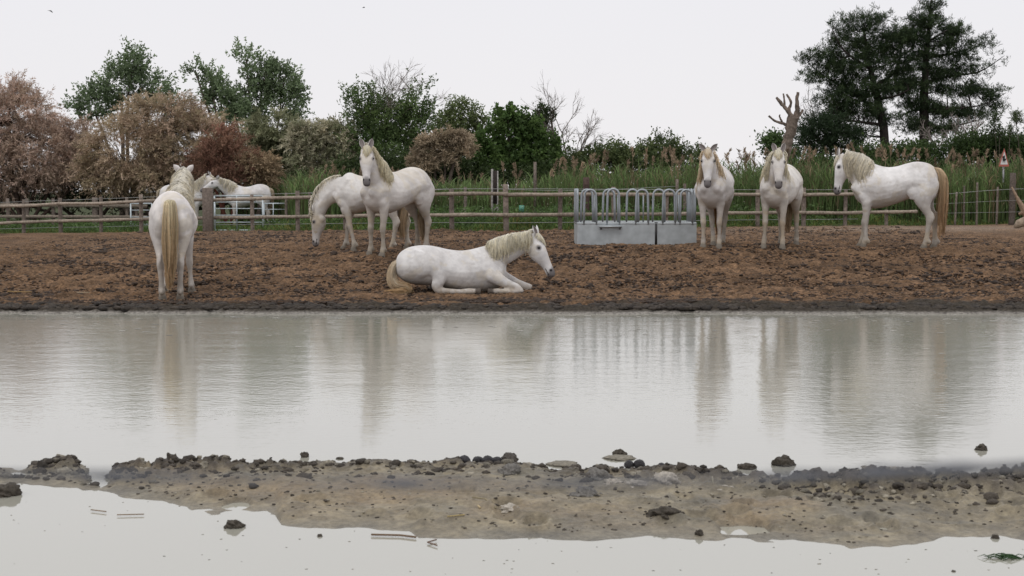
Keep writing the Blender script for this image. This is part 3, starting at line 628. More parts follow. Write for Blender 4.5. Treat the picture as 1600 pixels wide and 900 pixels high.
    # ears: cupped leaf shape, grown out of the poll, part of the body mesh
    for sg in (-1, 1):
        e0 = HO - hd * .0 + hn * .075 + hl * .055 * sg
        ed = norm(-hd * (.85 - ear_back) + hn * ears[1] + hl * ears[0] * sg + np.array([0, 0, .25])); ef = norm(hn + hd * .2 + hl * sg * .35); ef = norm(ef - ed * np.dot(ef, ed)); el = np.cross(ed, ef)
        S = [(-.03, .024), (0, .034), (.03, .041), (.065, .041), (.095, .03), (.12, .013), (.135, .002)]
        rows = []
        for (h_, w_) in S:
            for a in np.linspace(-1.9, 1.9, 9): rows.append(e0 + ed * h_ + el * math.sin(a) * w_ - ef * (math.cos(a) * w_ * .7) + ef * w_ * .2)
            for a in np.linspace(1.9, -1.9, 9): rows.append(e0 + ed * h_ + el * math.sin(a) * w_ * .8 - ef * (math.cos(a) * w_ * .5) + ef * w_ * .2)
        rows = np.array(rows); r_ = 18; ns = len(S)
        i = np.arange(ns - 1)[:, None] * r_; j = np.arange(r_)[None]; j2 = (j + 1) % r_
        q = np.stack([i + j, i + j2, i + r_ + j2, i + r_ + j], -1).reshape(-1, 4)
        cc = np.tile(np.array([coat]) * .95, (len(rows), 1)); ix = np.arange(len(rows)) % r_; cc[ix >= 9] = (.26, .23, .22); body.add(rows, [q], cc)
    body.build('body', M_coat, root)
    for sg in (-1, 1):
        mbe = MB(); v, f = ICO[2]; mbe.add(HO + hd * .185 + hn * .036 + hl * .098 * sg + v * .0205, [f], (.01, .008, .008)); mbe.build('eye', M_eye, root)
    # hair
    def strands(mb, P_, r0, r1, c0, c1, gsh=None):
        n_, m2 = P_.shape[:2]; Tn = np.gradient(P_, axis=1); Tn /= np.linalg.norm(Tn, axis=2)[..., None] + 1e-9
        rv = R_.normal(size=(n_, 1, 3)); A = np.cross(Tn, rv); A /= np.linalg.norm(A, axis=2)[..., None] + 1e-9; Bv = np.cross(Tn, A)
        tt = np.linspace(0, 1, m2); rad = (r0 * (1 - tt) + r1 * tt)[None, :, None] * R_.uniform(.7, 1.3, (n_, 1, 1))
        vs = np.stack([P_ + rad * (math.cos(k) * A + math.sin(k) * Bv) for k in (0, 2.094, 4.189)], 2).reshape(-1, 3)
        i0 = (np.arange(n_)[:, None, None] * m2 + np.arange(m2 - 1)[None, :, None]) * 3; k = np.arange(3)[None, None]; k2 = (k + 1) % 3
        q = np.stack([i0 + k, i0 + k2, i0 + 3 + k2, i0 + 3 + k], -1).reshape(-1, 4)
        cf = tt[None, :, None] * np.ones((n_, 1, 1)); cf = np.clip(cf + R_.normal(0, .15, (n_, 1, 1)), 0, 1)
        cl = (np.asarray(c0) * (1 - cf) + np.asarray(c1) * cf) * R_.uniform(.80, 1.10, (n_, 1, 1))
        if gsh is not None: cl = cl * gsh[:, None, None]
        mb.add(vs, [q], np.repeat(cl.reshape(-1, 3), 3, 0))
    ns = 260 if far else 1300; m2 = 8
    fine = cr(np.concatenate([NC, NN, NL, nt_[:, None], nw[:, None]], 1), 8); tl = np.linspace(0, 1, len(fine))
    def nk(t): return np.stack([np.interp(t, tl, fine[:, i]) for i in range(11)], -1)
    t0r = R_.uniform(.20, 1.12, ns); t0 = t0r.clip(0, 1); grp = (t0 * 22 + R_.random(ns) * .8).astype(int); gph = R_.random(40)[grp]
    u_ = np.linspace(0, 1, m2)[None]; slope = NT[3][2]
    side = np.full(ns, float(mane_side))
    side[R_.random(ns) < .08] *= -1
    Ln = (1.15 + .9 * gph + R_.normal(0, .3, ns)) * mane_len * np.clip((t0 - .1) * 4, .35, 1)
    ph = u_ * Ln[:, None]; tt = t0[:, None] - .30 * slope * u_ * Ln[:, None] / 1.6 - .03 * (gph[:, None] - .5) * u_
    tt = np.clip(tt, .03, 1); K = nk(tt)
    C_, N_, L_, A_, B_ = K[..., :3], K[..., 3:6], K[..., 6:9], K[..., 9], K[..., 10]
    off = 1.02 + (.10 * np.sin(u_ * 3.1) + R_.uniform(0, .12, (ns, 1)) + .09 * gph[:, None]) * np.clip(t0 * 2 - .3, .1, 1)[:, None]
    phh = np.minimum(ph, 1.75)
    mp = C_ + N_ * (np.cos(phh) * A_ * off + .012)[..., None] + L_ * (np.sin(phh) * (B_ * off + .012) * side[:, None])[..., None] + np.array([0, 0, -1.]) * (np.clip(ph - 1.75, 0, 9) * .16)[..., None]
    mp += (norm(P - NC[-2]) * .5)[None, None] * (t0r - 1).clip(0)[:, None, None]
    lk = R_.integers(0, 60, ns); lo_ = R_.normal(0, 1, (60, 3)); mp += lo_[lk][:, None] * (np.linspace(0, 1, m2) ** 1.5)[None, :, None] * .022; mp += R_.normal(0, .004, mp.shape)
    mb = MB(); strands(mb, mp, .0075, .002, mane_col[0], mane_col[1], R_.uniform(.88, 1.08, 60)[lk])
    mb.build('mane', M_hair, root)
    # forelock
    nf = int((90 if far else 260) * forelock)
    if nf:
        a = R_.normal(0, .8, nf).clip(-1.7, 1.7); lf = R_.uniform(.06, .2, nf) * np.clip(1.15 - .28 * np.abs(a + .4 * mane_side), .45, 1.2); u2 = np.linspace(0, 1, 7)[None]
        s2 = -.02 + u2 * lf[:, None]; top = np.interp(s2, H[:, 0], H[:, 1]); hw = np.interp(s2, H[:, 0], H[:, 3])
        lat = a[:, None] * (.012 + .035 * u2) + mane_side * .015 * u2
        lat = np.clip(lat, -hw * .95, hw * .95)
        prf = HO + hd * s2[..., None] + hn * (top * np.sqrt(1 - (lat / hw) ** 2 * .9) + .008 + .012 * np.sin(u2 * 3) + R_.uniform(0, .008, (nf, 1)))[..., None] + hl * lat[..., None]
        mb = MB(); strands(mb, prf, .006, .002, mane_col[0], mane_col[1]); mb.build('forelock', M_hair, root)
    # tail
    tp = np.array(tail_pts if tail_pts is not None else [(-.62, 0, 1.28), (-.69, 0, 1.21), (-.70, 0, 1.02), (-.64, 0, .75), (-.60, 0, .5), (-.60, 0, .3), (-.60, 0, .17)], float)
    tf = cr(tp, 4); nt2 = 300 if far else 1100; le = R_.uniform(.6, 1.0, nt2); m3 = 12
    uu = np.linspace(0, 1, m3)[None] * le[:, None]; tx = np.linspace(0, 1, len(tf)); cen = np.stack([np.interp(uu, tx, tf[:, i]) for i in range(3)], -1)
    ng = 18; gi = R_.integers(0, ng, nt2); ga = R_.uniform(0, 6.28, ng); gr_ = np.sqrt(R_.random(ng)) * .85; gl = R_.uniform(.7, 1.0, ng)
    vx_ = np.cos(ga)[gi] * gr_[gi] + R_.normal(0, .2, nt2); vy_ = np.sin(ga)[gi] * gr_[gi] + R_.normal(0, .2, nt2); ang = np.arctan2(vy_, vx_); rr = np.hypot(vx_, vy_); le = le * gl[gi]
    uu = np.linspace(0, 1, m3)[None] * le[:, None]; cen = np.stack([np.interp(uu, tx, tf[:, i]) for i in range(3)], -1)
    wd = np.interp(uu, [0, .12, .35, .6, .85, 1], [.022, .055, .085, .085, .06, .035]) * rr[:, None]
    wob = (R_.normal(0, .008, (nt2, 1)) + R_.normal(0, .018, ng)[gi][:, None]) * uu
    if lying:
        Tn = np.gradient(cen, axis=1); Tn /= np.linalg.norm(Tn, axis=2)[..., None] + 1e-9
        Aa = np.cross(Tn, [0, 1., 0]); Aa /= np.linalg.norm(Aa, axis=2)[..., None] + 1e-9
        tpz = cen + Aa * (np.cos(ang)[:, None] * wd)[..., None] * .8 + np.array([0, 1., 0]) * (np.sin(ang)[:, None] * wd * .9)[..., None]; tpz[..., 2] = np.maximum(tpz[..., 2], .015)
    else:
        tpz = cen + np.stack([np.cos(ang)[:, None] * wd * .8 + wob, np.sin(ang)[:, None] * wd + wob * np.sin(uu * 9), 0 * wd], -1)
    mb = MB(); strands(mb, tpz, .0085 if not far else .014, .002, tail_col[0], tail_col[1], R_.uniform(.78, 1.1, ng)[gi]); mb.build('tail', M_hair, root)
    return root

M_coat = attr_mat('horse_coat', rough=.75, noise=.10, nscale=7, bump=.35, bscale=14, spec=.15)

# 1 nearest, seen from behind, looking away
horse('white horse seen from behind at left, long golden tail hanging between its legs', 272, 20.95, (-.13, .99), (.80, -.07, 1.60), (.70, .02, -.60), (.6, 0, .75),
      feet={'HL': (.0, -.03), 'HR': (.02, .03), 'FL': (-.05, .04), 'FR': (-.12, -.07)}, scale=1.03, mane_side=-1, ears=(.75, .1), leg_dirt=.4, coat=(.82, .775, .745),
      tail_col=((.98, .90, .64), (.70, .48, .27)), tail_pts=[(-.60, 0, 1.29), (-.70, 0, 1.25), (-.76, 0, 1.05), (-.77, .0, .78), (-.75, -.0, .5), (-.74, .01, .3), (-.73, .01, .12)], seed=3, wid=.99)
# 2 grazing, behind the third
horse('white horse grazing with its muzzle on the earth, partly behind the three-quarter horse', 580, 27.0, (-.92, .30), (1.02, .06, .66), (.06, .08, -1), (.95, .25, .1), neck_ctrl=(.92, 0, 1.16),
      feet={'FL': (-.22, .02), 'FR': (.12, 0), 'HL': (.1, 0), 'HR': (-.1, 0)}, scale=.985, mane_side=-1, leg_dirt=.6, ears=(.4, .1), seed=5, dapple=.15, mane_len=.6)
# 3 three-quarter, head to camera
horse('white horse standing three-quarter with raised head facing the camera, in front of the grazing one', 621, 25.2, (-.66, -.75), (.76, .10, 1.66), (.24, .25, -.94), (.70, .72, .3),
      feet={'FL': (.02, .03), 'FR': (.0, -.02), 'HL': (.05, 0), 'HR': (-.05, .0)}, scale=1.02, mane_side=1, ears=(.3, .1), leg_dirt=.85, belly=1.05, seed=7, dapple=.2, coat=(.75, .71, .67), forelock=1.3,
      mane_col=((.90, .86, .74), (.84, .76, .55)))
# 5 and 6 front views
horse('white horse facing the camera right beside the feeder, ears pointing outwards', 1116, 25.75, (-.24, -.97), (.72, -.03, 1.57), (.34, .03, -.93), (.97, .11, .3), neck_ctrl=(.66, 0, 1.30),
      feet={'FL': (-.03, .0), 'FR': (.0, .0), 'HL': (.0, -.06), 'HR': (.25, .10)}, scale=1.0, mane_side=-1, ears=(1.1, .1), leg_dirt=.6, belly=1.06, seed=9, coat=(.74, .71, .69), dapple=.12,
      tail_col=((.65, .42, .22), (.50, .28, .13)), mane_col=((.94, .89, .78), (.86, .70, .48)), mane_len=1.3)
horse('white horse facing the camera with upright ears, second to the right of the feeder', 1219, 25.75, (-.38, -.92), (.72, .12, 1.55), (.34, .08, -.93), (.97, .22, .3), neck_ctrl=(.66, .04, 1.28),
      feet={'FL': (.02, .02), 'FR': (.06, -.03), 'HL': (.0, .02), 'HR': (-.02, .03)}, scale=1.0, mane_side=-1, ears=(.35, .15), leg_dirt=.95, belly=1.05, seed=11, coat=(.75, .715, .67), mane_col=((.95, .91, .79), (.92, .85, .66)), mane_len=1.2, forelock=1.2)
# 7 side view
horse('white horse standing side-on facing left at the right of the herd, long rusty tail', 1398, 25.9, (-.94, .34), (.84, .06, 1.47), (.16, .10, -.98), (.96, .12, .2), neck_ctrl=(.70, 0, 1.34),
      feet={'FL': (.0, 0), 'FR': (.10, 0), 'HL': (.06, 0), 'HR': (-.08, 0)}, scale=1.04, mane_side=1, ears=(.15, .1), leg_dirt=.5, belly=1.04, seed=13, coat=(.79, .77, .75),
      tail_col=((.92, .76, .52), (.62, .40, .22)), mane_len=1.25, tail_pts=[(-.58, 0, 1.31), (-.66, 0, 1.28), (-.725, 0, 1.12), (-.735, 0, .8), (-.72, 0, .5), (-.72, 0, .3), (-.72, 0, .12)])
# 8, 9 beyond the fence
horse('distant white horse beyond the fence facing right, nose against the other one', 285, 51.5, (.97, .15), (.84, -.02, 1.64), (.6, -.3, -.75), (.8, -.1, .6), scale=1.08, far=True, seed=15, coat=(.66, .64, .62), mane_side=-1)
horse('distant white horse beyond the gate facing left, nuzzling the other one', 390, 51.5, (-.99, -.10), (.98, .02, 1.50), (.80, .1, -.5), (.5, .1, .8), scale=1.08, far=True, seed=17, coat=(.68, .66, .65), mane_side=1,
      tail_col=((.7, .6, .45), (.45, .33, .2)))
# 4 lying
lg = []
r1 = lambda *a: list(a)
for sg in (-1, 1):
    y = .21 * sg
    if sg < 0:   # near side (camera side)
        lg.append(([(.50, y * .8, .40), (.55, y, .27), (.66, y * 1.1, .20), (.80, y * 1.1, .13), (.91, y * 1.1, .085), (.955, y * 1.12, .06), (.89, y * 1.2, .045), (.76, y * 1.28, .04), (.64, y * 1.3, .045), (.57, y * 1.3, .045), (.50, y * 1.3, .04)],
                   [.13, .11, .085, .062, .055, .05, .04, .034, .042, .035, .05], [.08, .09, .075, .055, .05, .05, .038, .034, .042, .036, .05]))
        lg.append(([(-.52, y * .8, .42), (-.38, y * 1.1, .40), (-.22, y * 1.25, .36), (-.16, y * 1.35, .22), (-.20, y * 1.4, .10), (-.17, y * 1.42, .055), (-.04, y * 1.42, .045), (.12, y * 1.42, .04), (.25, y * 1.42, .045), (.32, y * 1.42, .045), (.41, y * 1.42, .04)],
                   [.2, .19, .14, .10, .07, .055, .042, .036, .045, .038, .055], [.11, .12, .10, .08, .062, .052, .04, .035, .044, .038, .055]))
    else:
        lg.append(([(.52, y * .8, .40), (.60, y, .28), (.74, y, .2), (.90, y * .9, .13), (1.02, y * .8, .085), (1.08, y * .8, .06), (1.05, y * .8, .045), (.95, y * .9, .04), (.84, y, .045), (.78, y, .045), (.7, y, .04)],
                   [.13, .11, .085, .062, .055, .055, .045, .034, .042, .035, .05], [.08, .09, .075, .055, .05, .052, .042, .034, .042, .036, .05]))
        lg.append(([(-.52, y * .8, .40), (-.40, y, .34), (-.3, y * 1.1, .26), (-.25, y * 1.2, .14), (-.3, y * 1.2, .07), (-.1, y * 1.2, .05), (.1, y * 1.2, .05), (.2, y * 1.2, .05)],
                   [.19, .18, .12, .08, .055, .04, .04, .05], [.11, .12, .09, .07, .05, .04, .04, .05]))
horse('white dappled horse lying on the ground facing right, legs folded under it', 706, 21.3, (1, .0), (1.13, -.04, .76), (.40, -.10, -.76), (.8, -.25, .5), neck_ctrl=(.84, 0, .60), scale=1.0, lying=True, custom_legs=lg,
      mane_side=1 * -1, ears=(.3, .1), leg_dirt=.3, dapple=.35, seed=19, coat=(.73, .71, .69), mane_len=.95, ear_back=.15,
      mane_col=((.95, .91, .80), (.90, .84, .66)), tail_col=((.80, .70, .54), (.62, .42, .22)),
      tail_pts=[(-.71, -.02, .46), (-.80, -.04, .38), (-.83, -.1, .22), (-.76, -.2, .11), (-.62, -.28, .09), (-.58, -.34, .055), (-.72, -.38, .04), (-.95, -.38, .03)])

# ------------------------------------------------------------------ fences
rw = np.random.default_rng(31)
WOOD = np.array([.19, .155, .13]); RAIL = np.array([.30, .25, .20])
def post_mb(base, h, r, col, sq=False, lean=0.0, seed=0):
    mb = MB()
    if sq: box(mb, base + [0, 0, h / 2 - .05], (r, r, h / 2 + .05), col)
    else:
        k = np.linspace(-.1, h, 7); P = np.stack([base[0] + lean * k, base[1] + 0 * k, base[2] + k], 1); tube(mb, P, [r] * 5 + [r * .98, r * .93], 10, np.array([col * rw.uniform(.8, 1.15) for _ in k]), rough=.06, seed=seed)
    return mb
# main two-rail round-wood fence; the line bends with the track
fence = empty('rail_fence', at(700, 361, 36.5), 'weathered wooden fence of two round rails running right across behind the herd', 'fence')
def part(mb, name, mat, root, **k):
    o = mb.build(name, mat, root, origin=tuple(root.location), **k); return o
posts = [-30, 36, 94, 157, 220, 283, 394, 465, 540, 624, 706, 791, 875, 960, 1040, 1112, 1184, 1256, 1321]
jog = {36: 1, 94: 1.06, 220: 1.08, 791: 1.05}
for i, px in enumerate(posts):
    D = fenceD(px); X = (px - 800) / F * D; b_ = np.array([X, D + .08, gz(X, D)])
    part(post_mb(b_, (1.06 if i % 2 else 1.0) * jog.get(px, 1), .053 + .006 * (i % 3), WOOD * rw.uniform(.75, 1.25), lean=rw.normal(0, .012), seed=i), 'post', M_wood, fence)
def rail(root, pxs, h, r, col, dy=0, name='rail', seed=0, zoff=0):
    P = []
    for px in pxs:
        D = fenceD(px) + dy; X = (px - 800) / F * D; P.append((X, D, gz(X, D) + h + rw.normal(0, .008)))
    P = cr(P, 5); P[:, 2] += .004 * np.sin(np.arange(len(P)))
    mb = MB(); tube(mb, P, r * (1 + .08 * np.sin(np.arange(len(P)) * 1.3)), 10, np.array([col * rw.uniform(.8, 1.15) for _ in P]), rough=.08, seed=seed)
    return part(mb, name, M_wood, root)
segs = [(-60, 0, 36, 94), (90, 157, 225), (220, 325), (325, 394, 468), (462, 540, 628), (620, 706, 793), (788, 875, 962), (956, 1040, 1114), (1110, 1184, 1258), (1254, 1321, 1385, 1432)]
for i, sg in enumerate(segs):
    for h in (.88, .385): rail(fence, sg, h, .046, RAIL * rw.uniform(.8, 1.1), dy=-.02, seed=i)
mbp = post_mb(np.array([at(1386, 353.5, 42)[0], 42.1, gz(at(1386, 353.5, 42)[0], 42)]), .45, .05, WOOD); part(mbp, 'post', M_wood, fence)
# wires on it
def wire(root, pts, r=.006, name='wire', col=(.35, .35, .33)):
    mb = MB(); tube(mb, cr(pts, 4), r, 4, col); return part(mb, name, M_galv, root)
for h in (.20, 1.0):
    pts = []
    for px in range(-60, 1400, 70):
        D = fenceD(px) + .15; X = (px - 800) / F * D; pts.append((X, D, gz(X, D) + h))
    wire(fence, pts, .007 if h < .5 else .006)
# big square gate post
D = 41.2; X = (325.5 - 800) / F * D
mb = MB(); box(mb, (0, 0, .56), (.13, .11, .62), WOOD * .9); box(mb, (0, -.0, 1.185), (.125, .105, .01), WOOD * 1.3)
o = mb.build('gate_post', M_wood); o.location = (X, D, gz(X, D)); bv = o.modifiers.new('b', 'BEVEL'); bv.width = .012; tag(o, 'thick square weathered post standing in the fence left of the steel gate', 'post')
# steel gates
def gate(px0, px1, D, top, h, label, nb=5):
    X0 = (px0 - 800) / F * D; X1 = (px1 - 800) / F * D; g0 = gz((X0 + X1) / 2, D)
    zt = at((px0 + px1) / 2, top, D)[2]; zb = zt - h
    root = empty('metal_gate', ((X0 + X1) / 2, D, zb), label, 'gate', 'steel field gates beyond the fence')
    c = (.50, .55, .57); mb = MB()
    for X in (X0, X1): tube(mb, [(X, D, zb - .12), (X, D, zt)], .024, 8, c)
    tube(mb, [(X0, D, zt), (X1, D, zt)], .022, 8, c); tube(mb, [(X0, D, zb), (X1, D, zb)], .022, 8, c)
    part(mb, 'frame', M_galv, root)
    for k in range(1, nb):
        mb = MB(); zz_ = zb + (zt - zb) * (k / nb) ** .9; tube(mb, [(X0, D - .002, zz_), (X1, D - .002, zz_)], .015, 6, c); part(mb, 'bar', M_galv, root)
    mb = MB(); Xm = (X0 + X1) / 2 - .05; tube(mb, [(Xm, D - .02, zb), (Xm, D - .02, zt)], .016, 6, c); part(mb, 'brace', M_galv, root)
    return root
gate(336, 411, 42.3, 306, .95, 'galvanised tubular gate right of the thick post, in front of the distant horse')
gate(413, 447, 51, 318, .85, 'smaller galvanised gate section at the tail of the distant horse', 4)
gate(205, 238, 47.5, 318, .9, 'galvanised gate mostly hidden behind the nearest horse', 4)
# back fence, left
bf = empty('board_fence', at(120, 352, 52), 'second lower wooden fence with flat boards behind the main fence at left', 'fence')
for i, (px, top, r) in enumerate([(12, 310, .06), (42, 310, .06), (83, 310, .06), (148, 308, .1), (198, 308, .055), (213, 312, .05)]):
    D = 51; p = at(px, top, D); g_ = gz(p[0], D); part(post_mb(np.array([p[0], D, g_]), max(.9, p[2] - g_), r, WOOD * (.9 if px != 148 else .75) * (1.1 - .2 * rw.random()), seed=i + 50), 'post', M_wood, bf)
for (y0, y1, hh) in ((320, 322, .055), (338, 339, .05)):
    a, c_ = at(-40, y0, 50.9), at(230, y1, 50.9); mb = MB(); mid = (a + c_) / 2; d_ = c_ - a; box(mb, mid, (np.linalg.norm(d_) / 2, .02, hh), RAIL * .75, ax=[norm(d_), np.cross(norm(np.cross(d_, [0, 1, 0])), norm(d_)) * -1, norm(np.cross(d_, [0, 1, 0])) * -1]); part(mb, 'board', M_wood, bf)
# back wire fence, middle
wf = empty('wire_fence', at(800, 345, 43), 'thin-posted wire fence among the reeds behind the rail fence', 'fence')
for i, (px, top, D) in enumerate([(447, 301, 48), (484, 300, 47), (584, 300, 45), (727, 292, 43), (836, 253, 45), (1058, 280, 44), (1070, 287, 44)]):
    p = at(px, top, D); g_ = gz(p[0], D); part(post_mb(np.array([p[0], D, g_]), p[2] - g_, .045, WOOD * rw.uniform(.7, 1.1), seed=i + 90), 'post', M_wood, wf)
wire(wf, [at(447, 303, 48), at(484, 302, 47), at(584, 302, 45), at(727, 295, 43), at(900, 298, 44), at(1058, 291, 44)], .006)
# lone posts
def lone(px, top, D, r, lab, col, sq=False):
    p = at(px, top, D); g_ = gz(p[0], D); mb = post_mb(np.array([0, 0, 0.]), p[2] - g_, r, np.asarray(col), sq); o = mb.build('post', M_wood); o.location = (p[0], D, g_); tag(o, lab, 'post'); return o
lone(916, 277, 42, .09, 'dark rusty post rising behind the left end of the feeder', (.09, .06, .05))
bp_ = empty('old_post', (at(773, 300, 39.5)[0], 39.5, gz(at(773, 300, 39.5)[0], 39.5)), 'bleached broken timber post with a dark split, behind the fence left of its middle', 'post')
mb = MB(); g_ = bp_.location[2]; hz_ = at(773, 264, 39.5)[2] - g_; x_ = bp_.location[0]
box(mb, (x_ - .065, 39.5, g_ + hz_ / 2), (.028, .05, hz_ / 2), (.33, .31, .29)); box(mb, (x_ + .065, 39.5, g_ + hz_ / 2 - .05), (.028, .05, hz_ / 2), (.36, .34, .32))
box(mb, (x_, 39.53, g_ + .25), (.09, .03, .3), (.28, .26, .24)); part(mb, 'timber', M_wood, bp_)
mb = MB(); box(mb, (x_ + .01, 39.49, g_ + hz_ * .7), (.05, .055, hz_ * .27), (.035, .028, .025)); part(mb, 'dark_core', M_wood, bp_)
mb = MB(); P = at(815, 326, 39); box(mb, (0, 0, 0), (.065, .03, .085), (.10, .28, .20)); tube(mb, [(0, 0, -.05), (0, 0, -.9)], .015, 6, (.2, .2, .2)); o = mb.build('marker_box', M_paint); o.location = P; tag(o, 'small green marker box on a stake behind the fence', 'marker')
# right-hand wire fence with thin stakes
rf = empty('wire_fence', at(1530, 352, 42), 'wire fence on thin grey stakes in front of the reeds at the right edge', 'fence')
for i, (px, top, r) in enumerate([(1478, 288, .035), (1493, 300, .03), (1507, 290, .025), (1527, 285, .03), (1558, 292, .03), (1582, 270, .085), (1640, 285, .04)]):
    D = 42.3; p = at(px, top, D); g_ = gz(p[0], D); part(post_mb(np.array([p[0], D, g_]), p[2] - g_, r, WOOD * .8 * rw.uniform(.7, 1.2), seed=i + 120, lean=rw.normal(0, .02)), 'post', M_wood, rf)
for a, b_, c_ in ((303, 298, 295), (318, 315, 313), (333, 332, 331)): wire(rf, [at(1440, a + 1, 42.2), at(1480, a, 42.2), at(1540, b_, 42.2), at(1600, c_, 42.2), at(1660, c_, 42.2)], .006 if a < 310 else .004)
# driftwood at the right edge
dwr = empty('driftwood', at(1600, 356, 38), 'bleached driftwood branch and stump cut by the right edge of the picture', 'driftwood')
mb = MB(); Dd = 38
tube(mb, [at(1581, 292, Dd), at(1588, 306, Dd), at(1594, 318, Dd), at(1604, 334, Dd), at(1618, 350, Dd)], [.02, .035, .06, .1, .12], 9, np.tile([.28, .2, .14], (5, 1)), rough=.3, seed=3); part(mb, 'branch', M_bark, dwr)
mb = MB(); tube(mb, [at(1586, 356, Dd), at(1592, 350, Dd), at(1602, 346, Dd), at(1625, 342, Dd)], [.06, .11, .13, .16], 10, np.tile([.3, .24, .18], (4, 1)), rough=.35, seed=8)
tube(mb, [at(1592, 335, Dd), at(1602, 330, Dd), at(1615, 325, Dd)], [.03, .06, .09], 8, np.tile([.28, .2, .14], (3, 1)), rough=.3, seed=9); part(mb, 'stump', M_bark, dwr)
# warning sign
sg_ = empty('warning_sign', at(1569, 258, 44), 'triangular red-bordered warning sign with a black animal figure above the reeds', 'sign')
c0 = at(1569, 246, 44); hw_ = 8.2 * mpp(44); hh_ = 14 * mpp(44)
def tri(mb, s, y, th, col, dz=0):
    a = [(-hw_ * s, -hh_ * s), (hw_ * s, -hh_ * s), (0, hh_ * s)]
    v = [(c0[0] + p[0], c0[1] + y, c0[2] + p[1] + dz) for p in a] + [(c0[0] + p[0], c0[1] + y + th, c0[2] + p[1] + dz) for p in a]
    mb.add(v, [np.array([[0, 1, 2], [5, 4, 3]]), np.array([[0, 3, 4, 1], [1, 4, 5, 2], [2, 5, 3, 0]])], col)
mb = MB(); tri(mb, 1.0, 0, .02, (.42, .12, .09)); part(mb, 'border', M_paint, sg_, smooth=False)
mb = MB(); tri(mb, .72, -.006, .005, (.62, .62, .60), -hh_ * .06); part(mb, 'face', M_paint, sg_, smooth=False)
mb = MB(); k = hw_ / 1.0
for cx, cz, a, b_ in ((0, -.22, .34, .2), (.0, .2, .14, .28), (-.22, .12, .13, .26), (.12, -.5, .07, .22), (-.2, -.5, .07, .2), (.33, -.1, .1, .1)):
    n_ = 14; th = np.arange(n_) / n_ * 6.283; v = [(c0[0] + (cx + math.cos(t) * a) * k, c0[1] - .010 - .0004 * abs(cx), c0[2] + (cz + math.sin(t) * b_) * k * 1.2 - hh_ * .1) for t in th]
    mb.add(v, [np.array([list(range(n_))])], (.015, .015, .015))
part(mb, 'symbol', M_paint, sg_, smooth=False)
mb = MB(); tube(mb, [(c0[0], c0[1] + .05, gz(c0[0], 44)), (c0[0], c0[1] + .05, c0[2] + .1)], .03, 8, (.25, .25, .25)); part(mb, 'pole', M_galv, sg_)

# ------------------------------------------------------------------ feeder
FD = 26.9; fx0 = (903 - 800) / F * FD; fx1 = (1087.5 - 800) / F * FD; fzb = at(995, 383.5, FD)[2]; fzt = at(995, 349, FD)[2]; dep = 1.5
fr = empty('hay_feeder', ((fx0 + fx1) / 2, FD, fzb), 'galvanised steel hay feeder, a low box crowned with hoops, standing before the fence', 'feeder')
gcol = (.42, .45, .46); xs = (1025 - 800) / F * FD
def panel(x0, x1, y0, y1, nm='side_panel'):
    mb = MB(); box(mb, ((x0 + x1) / 2, (y0 + y1) / 2, (fzb + fzt) / 2 - .02), (abs(x1 - x0) / 2 + .008, abs(y1 - y0) / 2 + .008, (fzt - fzb) / 2 + .02), gcol)
    L_ = max(x1 - x0, y1 - y0)
    tube(mb, [(x0, y0, fzt), (x1, y1, fzt)], .018, 8, gcol); o = part(mb, nm, M_galv, fr, smooth=False); return o
panel(fx0, xs - .03, FD, FD); panel(xs + .03, fx1, FD, FD); panel(fx0 + .01, fx1 - .01, FD + dep, FD + dep); panel(fx0, fx0, FD + .02, FD + dep - .02); panel(fx1, fx1, FD + .02, FD + dep - .02)
mb = MB(); box(mb, (xs, FD + .01, (fzb + fzt) / 2), (.025, .012, (fzt - fzb) / 2), (.05, .05, .05)); part(mb, 'dark_gap', M_galv, fr)  # near-black strip standing in for the shaded gap between the front panels
mb = MB(); xa, xb = (936 - 800) / F * FD, (971 - 800) / F * FD; zs_ = at(950, 354, FD)[2]
box(mb, ((xa + xb) / 2, FD - .05, zs_), ((xb - xa) / 2, .045, .012), gcol); box(mb, (xa + .03, FD - .03, zs_ - .03), (.012, .03, .02), (.1, .1, .1)); box(mb, (xb - .03, FD - .03, zs_ - .03), (.012, .03, .02), (.1, .1, .1)); part(mb, 'lip', M_galv, fr)
def hoop(x, y, w_, top, axis=0, gap_=0):
    zt_ = top; n_ = 12; a = np.linspace(0, math.pi, n_); arc = [(-math.cos(t) * w_, zt_ - w_ + math.sin(t) * w_) for t in a]
    P = [(-w_ * 1.12, fzt - .02)] + [(-w_ * 1.08, fzt + .25)] + arc + [(w_ * 1.08, fzt + .25), (w_ * 1.12, fzt - .02)]
    P3 = [(x + p[0], y, p[1]) if axis == 0 else (x, y + p[0], p[1]) for p in P]
    mb = MB(); tube(mb, P3, .0205, 8, (.33, .36, .38)); part(mb, 'hoop', M_galv, fr)
ht = at(995, 296, FD)[2]
for px in (922, 958, 1003, 1045, 1072): hoop((px - 800) / F * FD, FD, .098, ht + rw.normal(0, .008))
for px in (917, 951, 988, 1029, 1065): hoop((px - 800) / F * (FD + dep), FD + dep, .10, ht + .0)
for k in range(3): hoop(fx0, FD + .3 + k * .45, .1, ht, 1); hoop(fx1, FD + .3 + k * .45, .1, ht, 1)
for px in (929, 965, 996, 1005, 1038, 1060):
    mb = MB(); x_ = (px - 800) / F * FD; tube(mb, [(x_, FD + .02, fzt - .02), (x_, FD + .02, fzt + .5)], .013, 6, (.3, .33, .34)); part(mb, 'upright', M_galv, fr)

